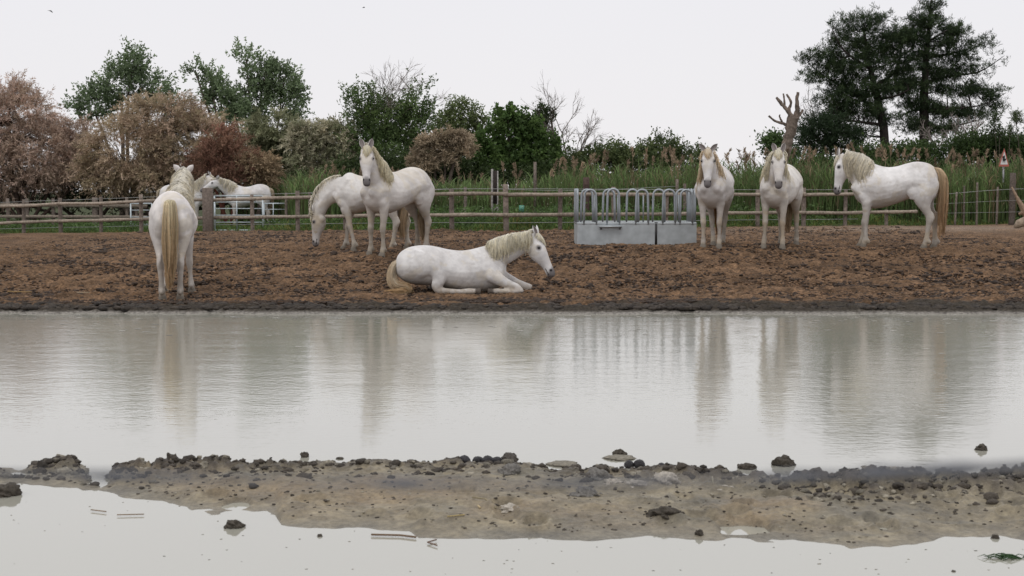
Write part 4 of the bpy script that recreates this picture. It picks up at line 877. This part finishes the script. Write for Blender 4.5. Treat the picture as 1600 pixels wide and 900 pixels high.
# ------------------------------------------------------------------ trees
def leaf_quads(mb, P, dirs, L_, W_, col, rng, jitter=.25):
    """one diamond-shaped leaf per point"""
    n = len(P); d = dirs / (np.linalg.norm(dirs, axis=1)[:, None] + 1e-9); s = np.cross(d, rng.normal(size=(n, 3))); s /= np.linalg.norm(s, axis=1)[:, None] + 1e-9
    L_ = L_ * rng.uniform(.6, 1.3, (n, 1)); W_ = W_ * rng.uniform(.7, 1.3, (n, 1))
    v = np.stack([P, P + d * L_ * .5 + s * W_ * .5, P + d * L_, P + d * L_ * .5 - s * W_ * .5], 1).reshape(-1, 3)
    mb.add(v, [np.arange(n * 4).reshape(-1, 4)], np.repeat(col * rng.uniform(1 - jitter, 1 + jitter, (n, 1)), 4, 0))
def limb(mb, a, b, r0, r1, rng, n=7, bend=.12, col=(.1, .08, .065), sides=6):
    a = np.asarray(a, float); b = np.asarray(b, float); t = np.linspace(0, 1, n)[:, None]; L_ = np.linalg.norm(b - a)
    P = a + (b - a) * t + np.cumsum(rng.normal(0, bend * L_ / n * .6, (n, 3)), 0) * t * (1 - t) * 4; P[0] = a
    tube(mb, P, np.linspace(r0, r1, n), sides, col, rough=.15, seed=int(rng.integers(1e6))); return P
def lobes_world(lobes, D, depth=1.0):
    o = []
    for (px, py, rx, ry) in lobes:
        c = at(px, py, D); m_ = mpp(D); o.append((c, np.array([rx * m_, rx * m_ * depth, ry * m_])))
    return o
def tree(name, label, cat, D, lobes, base_px, col, col2, n_clump=260, per=70, leaf=(.10, .05), cr_=.32, style='leaf', group=None, bark=(.10, .08, .065), trunk_r=.12, depth=.8, seed=1, limbs=None, inner=.55, dens_pow=.5, up=0.0):
    rng = np.random.default_rng(seed)
    LB = lobes_world(lobes, D, depth); bx_ = (base_px - 800) / F * D; bz = gz(bx_, D)
    root = empty(name, (bx_, D, bz), label, cat, group)
    sh = cr_ * {'leaf': .8, 'shoot': 1.15, 'feather': .9, 'needle': .45}[style]
    LB = [(c, np.maximum(r - sh, r * .35)) for c, r in LB]
    area = np.array([l[1][0] * l[1][2] for l in LB]) ** 1.0; pk = rng.choice(len(LB), n_clump, p=area / area.sum())
    C = []
    for k in pk:
        d = norm(rng.normal(size=3)); rr = rng.uniform(inner, 1.0) ** dens_pow * rng.choice([1, 1, 1, 1.14]); C.append(LB[k][0] + d * LB[k][1] * rr * .88)
    C = np.array(C); C[:, 2] = np.maximum(C[:, 2], bz + .15); ctr = np.array([LB[k][0] for k in pk])
    lay = rng.random(n_clump) ** 1.0
    mb = MB()
    for i in range(n_clump):
        cc = (np.asarray(col) * (1 - lay[i]) + np.asarray(col2) * lay[i]) * rng.uniform(.75, 1.3); outw = norm(C[i] - ctr[i] + [0, 0, .15])
        if style == 'leaf':
            n = int(per * rng.uniform(.6, 1.4)); off = rng.normal(size=(n, 3)) * cr_ * rng.uniform(.6, 1.25) * [1, 1, .75]; P = C[i] + off
            leaf_quads(mb, P, rng.normal(size=(n, 3)) + outw * .6 + np.array([0, 0, up]), leaf[0], leaf[1], cc, rng)
        elif style == 'shoot':       # upright leafy shoots
            for s_ in range(max(2, per // 14)):
                dr = norm(outw * .8 + rng.normal(size=3) * .45 + [0, 0, .55]); L_ = cr_ * rng.uniform(1.2, 2.4); n = 14; t = rng.random(n)[:, None]
                st = C[i] + rng.normal(size=3) * cr_ * .5
                P = st + dr * L_ * t + rng.normal(size=(n, 3)) * .03; leaf_quads(mb, P, rng.normal(size=(n, 3)) * .7 + dr * .6, leaf[0], leaf[1], cc, rng)
        elif style == 'feather':     # drooping feathery sprays
            for s_ in range(max(3, per // 14)):
                dr = norm(outw + rng.normal(size=3) * .6 + [0, 0, .45]); L_ = cr_ * rng.uniform(.9, 2.3); n = 26; t = (np.arange(n) / n)[:, None]
                st = C[i] + rng.normal(size=3) * cr_ * .45
                ax_ = st + dr * L_ * t + np.array([0, 0, -1.]) * (t ** 2) * L_ * .32; tg = dr + np.array([0, 0, -.7]) * t
                leaf_quads(mb, ax_ + rng.normal(size=(n, 3)) * .015, tg + rng.normal(size=(n, 3)) * .55, leaf[0], leaf[1], cc, rng, .3)
        elif style == 'needle':      # pine tufts
            n = int(per * rng.uniform(.6, 1.4)); nt_u = max(2, n // 22)
            for s_ in range(nt_u):
                st = C[i] + rng.normal(size=3) * cr_ * [1.0, 1.0, .62]; leaf_quads(mb, np.tile(st, (22, 1)) + rng.normal(size=(22, 3)) * .045, rng.normal(size=(22, 3)) + [0, 0, .9], leaf[0], leaf[1], cc, rng, .3)
    o = mb.build('crown', M_dry if style == 'feather' else M_leaf, root, smooth=False, origin=tuple(root.location))
    mb = MB(); top = np.array([bx_, D, bz])
    if limbs:
        for L_ in limbs:
            P = np.array([at(a, b_, D + dd) for a, b_, dd, r in L_]); P[0, 2] = min(P[0, 2], bz) if L_[0][3] >= trunk_r * .9 else P[0, 2]
            tube(mb, cr(P, 4), cr(np.array([[r] for *_, r in L_]), 4)[:, 0], 8, bark, rough=.2, seed=seed)
        anch = np.concatenate([cr(np.array([at(a, b_, D + dd) for a, b_, dd, r in L_]), 4) for L_ in limbs])
    else:
        anch = []
        for (c, r) in (LB if len(LB) < 4 else [q_ for q_ in LB if q_[1][0] > .22] or LB):
            s0 = top + [rng.normal(0, .12), rng.normal(0, .12), -.1]; anch.append(limb(mb, s0, c + [0, 0, -r[2] * .7], trunk_r * rng.uniform(.6, 1), trunk_r * .3, rng, col=bark))
        anch = np.concatenate(anch)
    for i in range(0, n_clump, 2):
        d = np.linalg.norm(anch - C[i], axis=1) + np.maximum(0, anch[:, 2] - C[i][2]) * 2; a = anch[np.argmin(d)]
        if np.linalg.norm(a - C[i]) < 3.2: limb(mb, a, C[i], .022, .006, rng, n=4, bend=.15, col=bark, sides=4)
    mb.build('trunk', M_bark, root, origin=tuple(root.location)); return root
GB = 'trees and shrubs behind the paddock'
PINK = (.52, .385, .315); PINK2 = (.40, .31, .235); DG = (.020, .032, .012); MG = (.05, .08, .028); LG = (.085, .12, .05)
BLEND = dict(group=GB)
# green trees at the back left
tree('broadleaf_tree', 'tall airy green tree rising behind the pink tamarisks at left', 'tree', 68, [(205, 103, 30, 32), (190, 135, 42, 40), (235, 140, 40, 30), (150, 165, 42, 36), (120, 165, 22, 22), (260, 160, 32, 30), (212, 84, 18, 14)], 200, (.12, .165, .085), (.22, .29, .16), 185, 60, (.15, .07), .32, 'shoot', seed=21, depth=.7, trunk_r=.16, **BLEND)
tree('broadleaf_tree', 'slim open-crowned green tree with sky showing through, left of the tall one', 'tree', 66, [(305, 108, 24, 12), (330, 125, 26, 18), (345, 150, 28, 26), (365, 175, 26, 26), (290, 125, 12, 16), (330, 160, 16, 20)], 370, (.13, .175, .09), (.23, .30, .165), 85, 56, (.15, .07), .26, 'shoot', seed=22, depth=.7, **BLEND)
tree('broadleaf_tree', 'green tree with the highest crown of the pair leaning right, above the olive shrubs', 'tree', 67, [(385, 88, 24, 22), (410, 115, 34, 34), (440, 130, 34, 30), (400, 155, 38, 36), (455, 165, 30, 32), (370, 180, 22, 26), (468, 140, 16, 22)], 395, (.13, .175, .09), (.23, .30, .165), 190, 60, (.15, .07), .28, 'shoot', seed=23, depth=.7, **BLEND)
# tamarisks
tree('tamarisk', 'huge dusty pink feathery tamarisk filling the left edge', 'shrub', 57, [(20, 190, 85, 60), (-50, 200, 70, 80), (60, 240, 80, 65), (10, 265, 90, 50), (115, 225, 45, 45), (15, 150, 45, 28), (110, 275, 55, 40)], 40, PINK, PINK2, 560, 120, (.13, .024), .34, 'feather', seed=24, bark=(.07, .05, .04), inner=.6, **BLEND)
tree('tamarisk', 'rounded pink brown tamarisk behind the nearest horse', 'shrub', 56, [(250, 190, 75, 45), (200, 235, 80, 58), (300, 230, 80, 60), (270, 165, 40, 26), (180, 275, 70, 34), (270, 275, 90, 38), (345, 258, 46, 42)], 240, (.48, .36, .27), (.34, .28, .18), 560, 120, (.13, .024), .32, 'feather', seed=25, bark=(.07, .05, .04), inner=.6, **BLEND)
tree('tamarisk', 'rust red tamarisk beside the distant horses', 'shrub', 54, [(345, 222, 34, 26), (330, 250, 38, 34), (370, 245, 34, 38), (350, 272, 42, 26)], 350, (.27, .15, .11), (.20, .12, .08), 75, 98, (.14, .028), .26, 'feather', seed=26, bark=(.08, .03, .02), **BLEND)
tree('tamarisk', 'light tan tamarisk low behind the distant horses', 'shrub', 54.3, [(395, 262, 36, 24), (415, 280, 24, 18)], 400, (.42, .32, .21), (.28, .21, .13), 70, 98, (.14, .03), .26, 'feather', seed=27, **BLEND)
tree('tamarisk', 'olive green feathery shrub below the tall green trees', 'shrub', 60, [(425, 205, 46, 36), (400, 225, 34, 34), (455, 230, 40, 34), (430, 262, 54, 26)], 430, (.29, .29, .18), (.18, .20, .11), 190, 98, (.16, .035), .3, 'feather', seed=28, **BLEND)
tree('tamarisk', 'pale grey green feathery shrub left of the horse with raised head', 'shrub', 58, [(478, 220, 36, 32), (520, 218, 36, 34), (500, 255, 48, 28), (545, 255, 34, 30)], 505, (.46, .42, .31), (.27, .28, .17), 190, 98, (.16, .035), .28, 'feather', seed=29, **BLEND)
# centre bushes
tree('bushy_tree', 'large green bushy tree with bare grey shoots on top, behind the horse with raised head', 'tree', 58, [(565, 165, 34, 32), (600, 190, 48, 44), (655, 170, 30, 34), (640, 205, 44, 42), (575, 215, 46, 44), (548, 150, 14, 16), (665, 142, 14, 14), (610, 240, 70, 32)], 610, (.07, .115, .04), (.15, .21, .075), 330, 70, (.12, .05), .27, 'shoot', seed=30, **BLEND)
tree('bushy_tree', 'olive green shrub between the large bushy tree and the bright green one', 'tree', 60, [(720, 180, 26, 24), (700, 205, 34, 28), (745, 205, 26, 26), (725, 230, 40, 26)], 720, (.10, .135, .05), (.18, .22, .09), 150, 70, (.12, .05), .26, 'shoot', seed=31, **BLEND)
tree('tamarisk', 'tan dry tamarisk low right of the horse with raised head', 'shrub', 54, [(676, 226, 22, 15), (715, 220, 24, 13), (660, 254, 22, 18), (694, 246, 22, 16), (728, 236, 14, 14)], 688, (.45, .36, .26), (.26, .21, .14), 120, 98, (.14, .03), .2, 'feather', seed=32, **BLEND)
tree('bushy_tree', 'dense bright green broad-leaved bush in the middle of the hedge', 'tree', 56, [(795, 190, 28, 20), (764, 215, 28, 26), (822, 208, 28, 26), (850, 235, 26, 26), (762, 248, 32, 26), (800, 235, 34, 26), (835, 258, 40, 24), (785, 268, 50, 20), (812, 174, 12, 9), (778, 190, 12, 10)], 805, (.06, .11, .03), (.13, .20, .06), 300, 60, (.15, .09), .20, 'shoot', seed=33, **BLEND)
tree('bushy_tree', 'small dark green shrub with thin top right of the bright green bush', 'tree', 58, [(848, 190, 16, 26), (840, 210, 20, 26), (862, 185, 10, 14)], 850, (.03, .05, .018), (.055, .08, .03), 70, 60, (.11, .05), .2, 'shoot', seed=34, **BLEND)
tree('bramble_hedge', 'low dark bramble mound on the skyline behind the feeder', 'hedge', 58, [(960, 248, 50, 20), (1035, 240, 40, 22), (1000, 255, 70, 20), (1080, 252, 34, 18), (900, 255, 46, 18), (1040, 225, 20, 8), (950, 275, 60, 16), (1050, 275, 60, 16), (890, 275, 40, 16)], 1000, (.06, .09, .035), (.13, .16, .06), 420, 64, (.11, .06), .26, 'shoot', seed=35, **BLEND)
tree('bramble_hedge', 'dark undergrowth hedge behind the reeds in the middle', 'hedge', 55.5, [(560, 268, 60, 22), (660, 278, 60, 18), (760, 276, 60, 20), (860, 274, 60, 22), (480, 282, 40, 16), (600, 262, 60, 26), (700, 262, 50, 22)], 700, (.035, .055, .018), (.07, .10, .035), 420, 70, (.12, .06), .28, 'leaf', seed=36, **BLEND)
tree('bramble_hedge', 'dark filler thicket added behind the pink tamarisks as their shaded inside', 'hedge', 58.5, [(40, 315, 80, 22), (160, 315, 80, 22), (280, 318, 70, 20), (-60, 315, 70, 22), (390, 305, 50, 20), (60, 285, 80, 26), (190, 285, 80, 26), (300, 285, 60, 30)], 150, (.022, .028, .013), (.05, .055, .025), 480, 60, (.12, .05), .3, 'shoot', seed=37, **BLEND)  # filler added behind the crowns; dark leaf colour stands in for their inner shade
# right side
tree('broadleaf_tree', 'small distant green tree left of the cut dead trunk', 'tree', 75, [(1210, 222, 18, 14), (1222, 238, 26, 14)], 1215, (.05, .085, .025), (.08, .13, .04), 60, 60, (.16, .09), .28, 'leaf', seed=38, **BLEND)
tree('evergreen_bush', 'dark evergreen bush between the dead trunk and the pines', 'tree', 64, [(1285, 212, 44, 30), (1270, 230, 34, 24), (1320, 225, 34, 30), (1300, 195, 26, 14)], 1290, (.018, .034, .014), (.035, .058, .025), 190, 80, (.13, .04), .3, 'shoot', seed=39, **BLEND)
tree('bramble_hedge', 'dark green hedge under the pines reaching the right edge', 'hedge', 60, [(1370, 240, 46, 16), (1440, 236, 46, 16), (1520, 232, 46, 22), (1590, 232, 46, 22), (1560, 220, 40, 12), (1660, 235, 40, 25), (1260, 262, 60, 20), (1370, 264, 60, 20), (1470, 264, 60, 20), (1580, 264, 60, 20)], 1480, (.035, .06, .018), (.075, .12, .035), 620, 80, (.13, .06), .28, 'leaf', seed=40, **BLEND)
PC, PC2 = (.022, .040, .018), (.06, .09, .036)
tree('pine_tree', 'left dark pine of the pair with a leaning trunk and broad uneven crown', 'pine', 66,
     [(1345, 38, 34, 20), (1375, 25, 18, 10), (1320, 65, 34, 18), (1370, 70, 38, 22), (1405, 55, 24, 18), (1285, 90, 38, 14), (1340, 100, 50, 22), (1400, 100, 30, 24), (1255, 97, 16, 8), (1290, 120, 40, 14), (1350, 135, 55, 22), (1405, 135, 25, 22), (1300, 155, 34, 16), (1345, 170, 46, 18), (1390, 180, 34, 14), (1305, 185, 28, 14), (1340, 205, 32, 12), (1305, 38, 12, 8), (1262, 118, 14, 7)],
     1392, PC, PC2, 560, 150, (.16, .022), .25, 'needle', seed=41, trunk_r=.2, bark=(.035, .028, .025), depth=.75,
     limbs=[[(1392, 245, 0, .2), (1382, 215, 0, .19), (1375, 175, 0, .17), (1368, 140, 0, .14), (1358, 100, 0, .1), (1350, 50, 0, .05)], [(1376, 180, 0, .09), (1340, 150, .3, .06), (1290, 120, .2, .03), (1262, 98, 0, .015)], [(1378, 195, 0, .08), (1340, 190, -.4, .05), (1305, 185, -.5, .025)],
            [(1368, 135, 0, .08), (1400, 110, .4, .05), (1410, 70, .4, .025)], [(1372, 155, 0, .07), (1400, 150, -.5, .04), (1420, 140, -.6, .02)], [(1362, 110, 0, .07), (1320, 80, -.5, .04), (1300, 45, -.5, .015)]], **BLEND)
tree('pine_tree', 'right dark pine of the pair with a straight trunk reaching the top of the picture', 'pine', 66.5,
     [(1455, 10, 20, 14), (1445, 35, 34, 16), (1490, 48, 24, 12), (1425, 60, 22, 16), (1470, 70, 34, 16), (1440, 95, 30, 20), (1500, 90, 36, 14), (1530, 70, 28, 10), (1540, 66, 14, 8), (1480, 115, 36, 16), (1530, 110, 20, 8), (1430, 130, 24, 20), (1500, 140, 44, 15), (1545, 150, 24, 12), (1552, 168, 16, 10), (1440, 165, 30, 16), (1490, 175, 40, 14), (1530, 180, 26, 12), (1465, 200, 40, 12), (1420, 195, 26, 14), (1562, 92, 8, 5), (1558, 140, 12, 5)],
     1444, PC, PC2, 470, 145, (.16, .022), .23, 'needle', seed=42, trunk_r=.2, bark=(.035, .028, .025), depth=.75,
     limbs=[[(1446, 245, 0, .24), (1444, 200, 0, .21), (1444, 160, 0, .19), (1446, 110, 0, .15), (1450, 60, 0, .1), (1455, 0, 0, .04)], [(1446, 130, 0, .08), (1480, 120, .3, .05), (1530, 112, .2, .03), (1568, 88, 0, .012)], [(1446, 175, 0, .09), (1480, 170, -.4, .06), (1530, 165, -.3, .03), (1572, 145, 0, .012)],
            [(1448, 90, 0, .07), (1480, 85, .4, .05), (1530, 72, .4, .02)], [(1444, 190, 0, .08), (1475, 200, -.5, .05), (1520, 190, -.6, .025)], [(1450, 65, 0, .05), (1475, 50, -.3, .03), (1495, 42, -.3, .012)], [(1444, 170, 0, .07), (1420, 175, .3, .04), (1405, 185, .3, .02)]], **BLEND)
# bare, twiggy shrubs
def twiggy(name, label, D, px, py0, stems, seed, col=(.20, .17, .15), r0=.03, lev=4, cat='shrub'):
    rng = np.random.default_rng(seed); b0 = at(px, py0, D); root = empty(name, b0, label, cat, GB); mb = MB()
    def grow(p, d, L_, r, lv):
        n = 5; P = [p]
        for i in range(n): d = norm(d + rng.normal(0, .10, 3) + [0, 0, .03]); P.append(P[-1] + d * L_ / n)
        tube(mb, P, np.linspace(r, r * .55, n + 1), 4, col)
        if lv:
            for k in range(3 if lv > 1 else 4):
                i = rng.integers(2, n + 1); grow(P[i], norm(d + rng.normal(0, .42, 3)), L_ * rng.uniform(.5, .8), r * .6, lv - 1)
    for (tx, ty) in stems:
        t_ = at(tx, ty, D + rng.uniform(-.6, .6)); v = t_ - b0; grow(b0 + [rng.normal(0, .1), 0, 0], norm(v), np.linalg.norm(v) * .55, r0, lev)
    mb.build('branches', M_bark, root, origin=tuple(root.location)); return root
twiggy('bare_shrub', 'bare grey leafless shrub against the sky right of the bright green bush', 58, 885, 262, [(865, 165), (880, 160), (895, 165), (915, 175), (925, 190), (870, 190)], 51)
twiggy('bare_shrub', 'thin bare shoots standing out of the large bushy tree', 58, 605, 215, [(605, 110), (615, 105), (590, 120), (625, 115), (660, 135)], 52, r0=.028)
twiggy('bare_shrub', 'sparse bare twigs above the small dark shrub', 58.5, 850, 215, [(845, 155), (860, 158)], 53, r0=.022)
twiggy('bare_shrub', 'pale bare twigs right behind the cut dead trunk', 66, 1270, 215, [(1258, 140), (1268, 150), (1278, 160)], 54, r0=.024, lev=3)
twiggy('bare_shrub', 'forked bare grey tree under the right pine', 62, 1480, 245, [(1465, 190), (1500, 190), (1520, 200), (1540, 195)], 55, r0=.07, lev=4, col=(.22, .19, .17))
twiggy('bare_shrub', 'bare shoots at the far left above the tamarisk', 58, 20, 160, [(10, 118), (25, 120), (45, 135)], 56, r0=.016, lev=3)
tree('sapling', 'thin sapling with sparse leaves above the hedge near the sign', 'tree', 59, [(1555, 195, 6, 22), (1562, 212, 10, 10)], 1557, (.05, .07, .03), (.08, .11, .05), 16, 42, (.12, .04), .16, 'shoot', seed=57, trunk_r=.03, **BLEND)
tree('sapling', 'slender leaning sapling with willow-like leaves right of the sign', 'tree', 57, [(1588, 190, 8, 14), (1578, 208, 6, 14)], 1575, (.07, .09, .045), (.1, .13, .06), 14, 42, (.16, .03), .14, 'shoot', seed=58, trunk_r=.03, **BLEND)
# cut dead trunk
dt = empty('dead_trunk', (at(1224, 240, 52)[0], 52, gz(at(1224, 240, 52)[0], 52)), 'dead grey pollarded trunk with short sawn limbs left of the pines', 'tree', GB)
mb = MB(); DD = 52
def seg(L_, seed, top=False):
    P = np.array([at(a, b_, DD + d) for a, b_, d, r in L_]); tube(mb, cr(P, 4), cr(np.array([[r] for *_, r in L_]), 4)[:, 0], 10, np.array([np.array([.17, .135, .11]) * rw.uniform(.6, 1.35) for _ in range(4 * (len(L_) - 1) + 1)]), rough=.5, seed=seed)
seg([(1221, 345, 0, .21), (1223, 262, 0, .2), (1229, 232, 0, .18), (1232, 215, 0, .175), (1237, 198, 0, .19), (1240, 182, 0, .19)], 1)
part(mb, 'trunk', M_bark, dt)
for k, L_ in enumerate([[(1236, 199, 0, .1), (1224, 193, .05, .07), (1211, 189, .1, .055), (1201, 181, .1, .04)], [(1240, 188, 0, .14), (1231, 174, -.1, .1), (1222, 163, -.1, .08), (1213, 152, -.1, .06)], [(1242, 186, 0, .14), (1246, 172, 0, .11), (1245, 158, 0, .085), (1247, 144, 0, .08)],
                       [(1240, 188, 0, .1), (1233, 172, .2, .07), (1236, 160, .2, .06), (1229, 147, .2, .045)], [(1243, 186, 0, .1), (1252, 176, .1, .06), (1255, 171, .1, .05)], [(1226, 165, -.1, .05), (1225, 152, -.1, .04), (1224, 146, -.1, .035)], [(1222, 191, .05, .05), (1218, 182, .05, .035), (1219, 179, .05, .03)]]):
    L_ = [(a, b_, d, r * .72) for a, b_, d, r in L_]; mb = MB(); seg(L_, 10 + k); part(mb, 'limb', M_bark, dt)

# ------------------------------------------------------------------ reeds, verge grass, weeds
def blades(mb, base, h, lean, wd, col, rng, m=4, curl=.35):
    n = len(base); a = rng.uniform(0, 6.283, n); d = np.stack([np.cos(a), np.sin(a), 0 * a], 1); t = np.linspace(0, 1, m)[None, :, None]
    P = base[:, None] + np.array([0, 0, 1.]) * (h[:, None, None] * t * (1 - curl * lean[:, None, None] * t)) + d[:, None] * (h * lean)[:, None, None] * t ** 2
    b_ = rng.uniform(0, 6.283, n); s = np.stack([np.cos(b_), np.sin(b_), 0 * b_], 1)[:, None] * (wd[:, None, None] * np.array([.7, 1, .8, .08])[None, :, None] * .5)
    v = np.stack([P - s, P + s], 2).reshape(-1, 3); i = (np.arange(n)[:, None] * m + np.arange(m - 1)[None]) * 2
    q = np.stack([i, i + 1, i + 3, i + 2], -1).reshape(-1, 4); mb.add(v, [q], np.repeat(col, m * 2, 0))
rg = np.random.default_rng(77)
N = 26000; px = rg.uniform(360, 1680, N); D = rg.uniform(0, 1, N); D0 = np.interp(px, [360, 440, 455, 500, 700, 1100, 1300, 1680], [57, 56, 48, 46.5, 44.5, 45, 44.2, 43.6]); D = D0 + D * 6
X = (px - 800) / F * D; B_ = np.stack([X, D, gh(X, D)], 1)
topy = np.interp(px, [360, 420, 480, 560, 640, 800, 880, 1000, 1100, 1250, 1350, 1500, 1600], [278, 272, 276, 278, 288, 284, 270, 264, 258, 258, 258, 262, 258]) + (fbm(px / 22, px * 0, 7, 3) - .5) * 16
H_ = np.maximum(.3, (CAMH + (300 - topy) / F * D) - B_[:, 2]) * rg.uniform(.62, 1.06, N)
base_c = np.array([.10, .145, .052]); dead = rg.random(N) < .17
colr = base_c * rg.uniform(.6, 1.55, (N, 1)); yl = fbm(X * .5, D * .5, 4, 3)[:, None]; colr = colr * (.75 + .6 * yl); colr[dead] = np.array([.22, .17, .10]) * rg.uniform(.5, 1.1, (dead.sum(), 1))
mb = MB(); blades(mb, B_, H_, rg.uniform(.03, .16, N), rg.uniform(.016, .03, N), colr, rg)
lv = 36000; k = rg.integers(0, N, lv); t = rg.uniform(.3, .95, lv); LBs = B_[k].copy(); LBs[:, 2] += H_[k] * t; blades(mb, LBs, H_[k] * rg.uniform(.16, .34, lv), rg.uniform(.3, 1.1, lv), rg.uniform(.018, .034, lv), colr[k] * rg.uniform(.8, 1.3, (lv, 1)), rg)
tag(mb.build('reeds', M_grass, smooth=False), 'dense belt of tall green reeds behind the fences', 'reeds', kind='stuff')
mb = MB(); npl = 150; px = np.concatenate([rg.uniform(880, 1600, 118), rg.uniform(460, 880, 32)]); D = np.interp(px, [360, 480, 700, 1100, 1300, 1680], [50, 46.5, 44.5, 45, 44.2, 43.6]) + rg.uniform(.5, 6, npl)
for i in range(npl):
    ty = np.interp(px[i], [400, 640, 880, 1000, 1100, 1250, 1350, 1500, 1600], [268, 280, 262, 250, 246, 246, 244, 250, 248]) + abs(rg.normal(0, 16)) - 4
    if 1125 < px[i] < 1180 or 930 < px[i] < 990: ty -= 2
    p = at(px[i], ty, D[i]); an = rg.uniform(-.35, .5); L_ = rg.uniform(.2, .36); d = np.array([math.sin(an), rg.normal(0, .15), math.cos(an)])
    c_ = np.array([.30, .225, .155]) * rg.uniform(.6, 1.3); tube(mb, [p - d * L_ * .2 - [0, 0, 1.0], p - d * L_ * .2, p], .006, 3, c_ * .9, cap=False)
    n = 46; t = rg.random(n)[:, None]; leaf_quads(mb, p + d * L_ * t + rg.normal(size=(n, 3)) * .018 * (1.3 - t), d + rg.normal(size=(n, 3)) * .4 + [0, 0, .2] - np.array([0, 0, .3]) * t, .11, .028, c_, rg)
tag(mb.build('reed_plumes', M_dry, smooth=False), 'tan feathery plumes standing over the reeds', 'reed plumes', kind='stuff')
# grass verge under/behind the fence
mb = MB(); N = 60000; px = rg.uniform(-60, 1680, N); fd = fenceD(px); D = fd + .1 + rg.random(N) ** 1.3 * np.where(px < 400, 11, 8.5); X = (px - 800) / F * D
pt = fbm(X * .9, D * .9, 14, 3); H_ = (.05 + .30 * np.clip((pt - .25) * 2, 0, 1.2)) * rg.uniform(.4, 1.3, N) * np.clip((D - fd) / 1.2, .25, 1.0) * np.where(px < 400, .75, 1.25)
B_ = np.stack([X, D, gh(X, D)], 1); c_ = np.array([.105, .155, .045]) * rg.uniform(.5, 1.5, (N, 1)); ye = rg.random(N) < .2; c_[ye] = np.array([.22, .20, .06]) * rg.uniform(.5, 1.1, (ye.sum(), 1))
blades(mb, B_, H_, rg.uniform(.1, .9, N), rg.uniform(.014, .034, N), c_, rg)
tag(mb.build('grass', M_grass, smooth=False), 'short green grass and weeds along the foot of the fence', 'grass', kind='stuff')
# broad-leaved weeds and small pale flowers between fence and reeds
mb = MB(); N = 1500; px = rg.uniform(-40, 1650, N); fd = fenceD(px); D = fd + 1.2 + rg.random(N) * np.where(px < 330, 9, np.where(px < 460, 6, 7.5)); X = (px - 800) / F * D; Z = gh(X, D)
for i in range(N):
    if 300 < px[i] < 450 and (D[i] > 44 or rg.random() < .6): continue
    hgt = rg.uniform(.15, .55) * (1.25 if 620 < px[i] < 1450 else .7); n = 46; off = rg.normal(size=(n, 3)) * [.2, .2, 0]; zz_ = rg.random(n) * hgt
    P = np.array([X[i], D[i], Z[i]]) + off; P[:, 2] += zz_; leaf_quads(mb, P, rg.normal(size=(n, 3)) + [0, 0, .4], .085, .05, np.array([.07, .115, .035]) * rg.uniform(.6, 1.7), rg)
tag(mb.build('weeds', M_leaf, smooth=False), 'leafy green weeds between the fence and the reeds', 'weeds', kind='stuff')
mb = MB(); N = 300; px = rg.uniform(600, 1400, N); D = fenceD(px) + rg.uniform(2.5, 8, N); X = (px - 800) / F * D; Z = gh(X, D) + rg.uniform(.15, .95, N)
v, f = ICO[1]
for i in range(N): mb.add(np.array([X[i], D[i], Z[i]]) + v * rg.uniform(.008, .017), [f], (.5, .48, .36))
tag(mb.build('wildflowers', M_leaf), 'tiny whitish flowers dotted in the weeds behind the fence', 'wildflowers', kind='stuff')

# ------------------------------------------------------------------ birds
for k, (px, py, D, a, lab) in enumerate([(80, 18, 60, .6, 'small dark bird in flight at the top left of the sky'), (568, 12, 80, -.1, 'tiny dark bird gliding at the top of the sky left of the centre')]):
    s = (8 if k == 0 else 6) * mpp(D); c = at(px, py, D); mb = MB(); ca, sa = math.cos(a), math.sin(a)
    rot = lambda x, z_: (x * ca + z_ * sa, 0, -x * sa + z_ * ca)
    tube(mb, [rot(-.4 * s, 0), rot(-.15 * s, .03 * s), rot(.2 * s, .02 * s), rot(.38 * s, -.01 * s)], [.01 * s, .08 * s, .09 * s, .02 * s], 8, (.03, .03, .035))
    bird = empty('bird', c, lab, 'bird'); mb.build('body', M_bird, bird)
    for sgn in (-1, 1):
        mb = MB(); W_ = [(.12, 0, 0), (.18, .35 * sgn, .16), (-.1, .8 * sgn, .12), (-.28, .85 * sgn, .1), (-.12, .35 * sgn, .12), (-.12, 0, 0)]
        vs = [(x * s * .9 + y * s * .35 * sgn * (1 if k else -1), y * s * .6, z_ * s * 1.2 + .02 * s) for x, y, z_ in W_]; vs2 = [(x, y, z_ - .03 * s) for x, y, z_ in vs]
        n = 6; mb.add(vs + vs2, [np.array([[0, 1, 2, 3, 4, 5], [11, 10, 9, 8, 7, 6]]), np.array([[i, (i + 1) % n, n + (i + 1) % n, n + i] for i in range(n)])], (.03, .03, .035)); mb.build('wing', M_bird, bird, smooth=False)

# ------------------------------------------------------------------ near wire, out of focus
mb = MB(); NP = [(-100, 741), (100, 742), (300, 748), (500, 752), (700, 757), (900, 756), (1100, 750), (1300, 742), (1500, 733), (1750, 722)]
DN = .55; P = cr(np.array([at(a, b_, DN) for a, b_ in NP]), 6); O = P[len(P) // 2].copy(); tube(mb, P - O, .0003 + .0015 * fbm(np.arange(len(P)) * .45, np.zeros(len(P)), 12, 3) ** 1.6 * 2, 8, (.10, .105, .12))
o = mb.build('wire', M_paint); o.location = O; tag(o, 'dark wire close to the camera, blurred, crossing in front of the mud bar', 'wire')
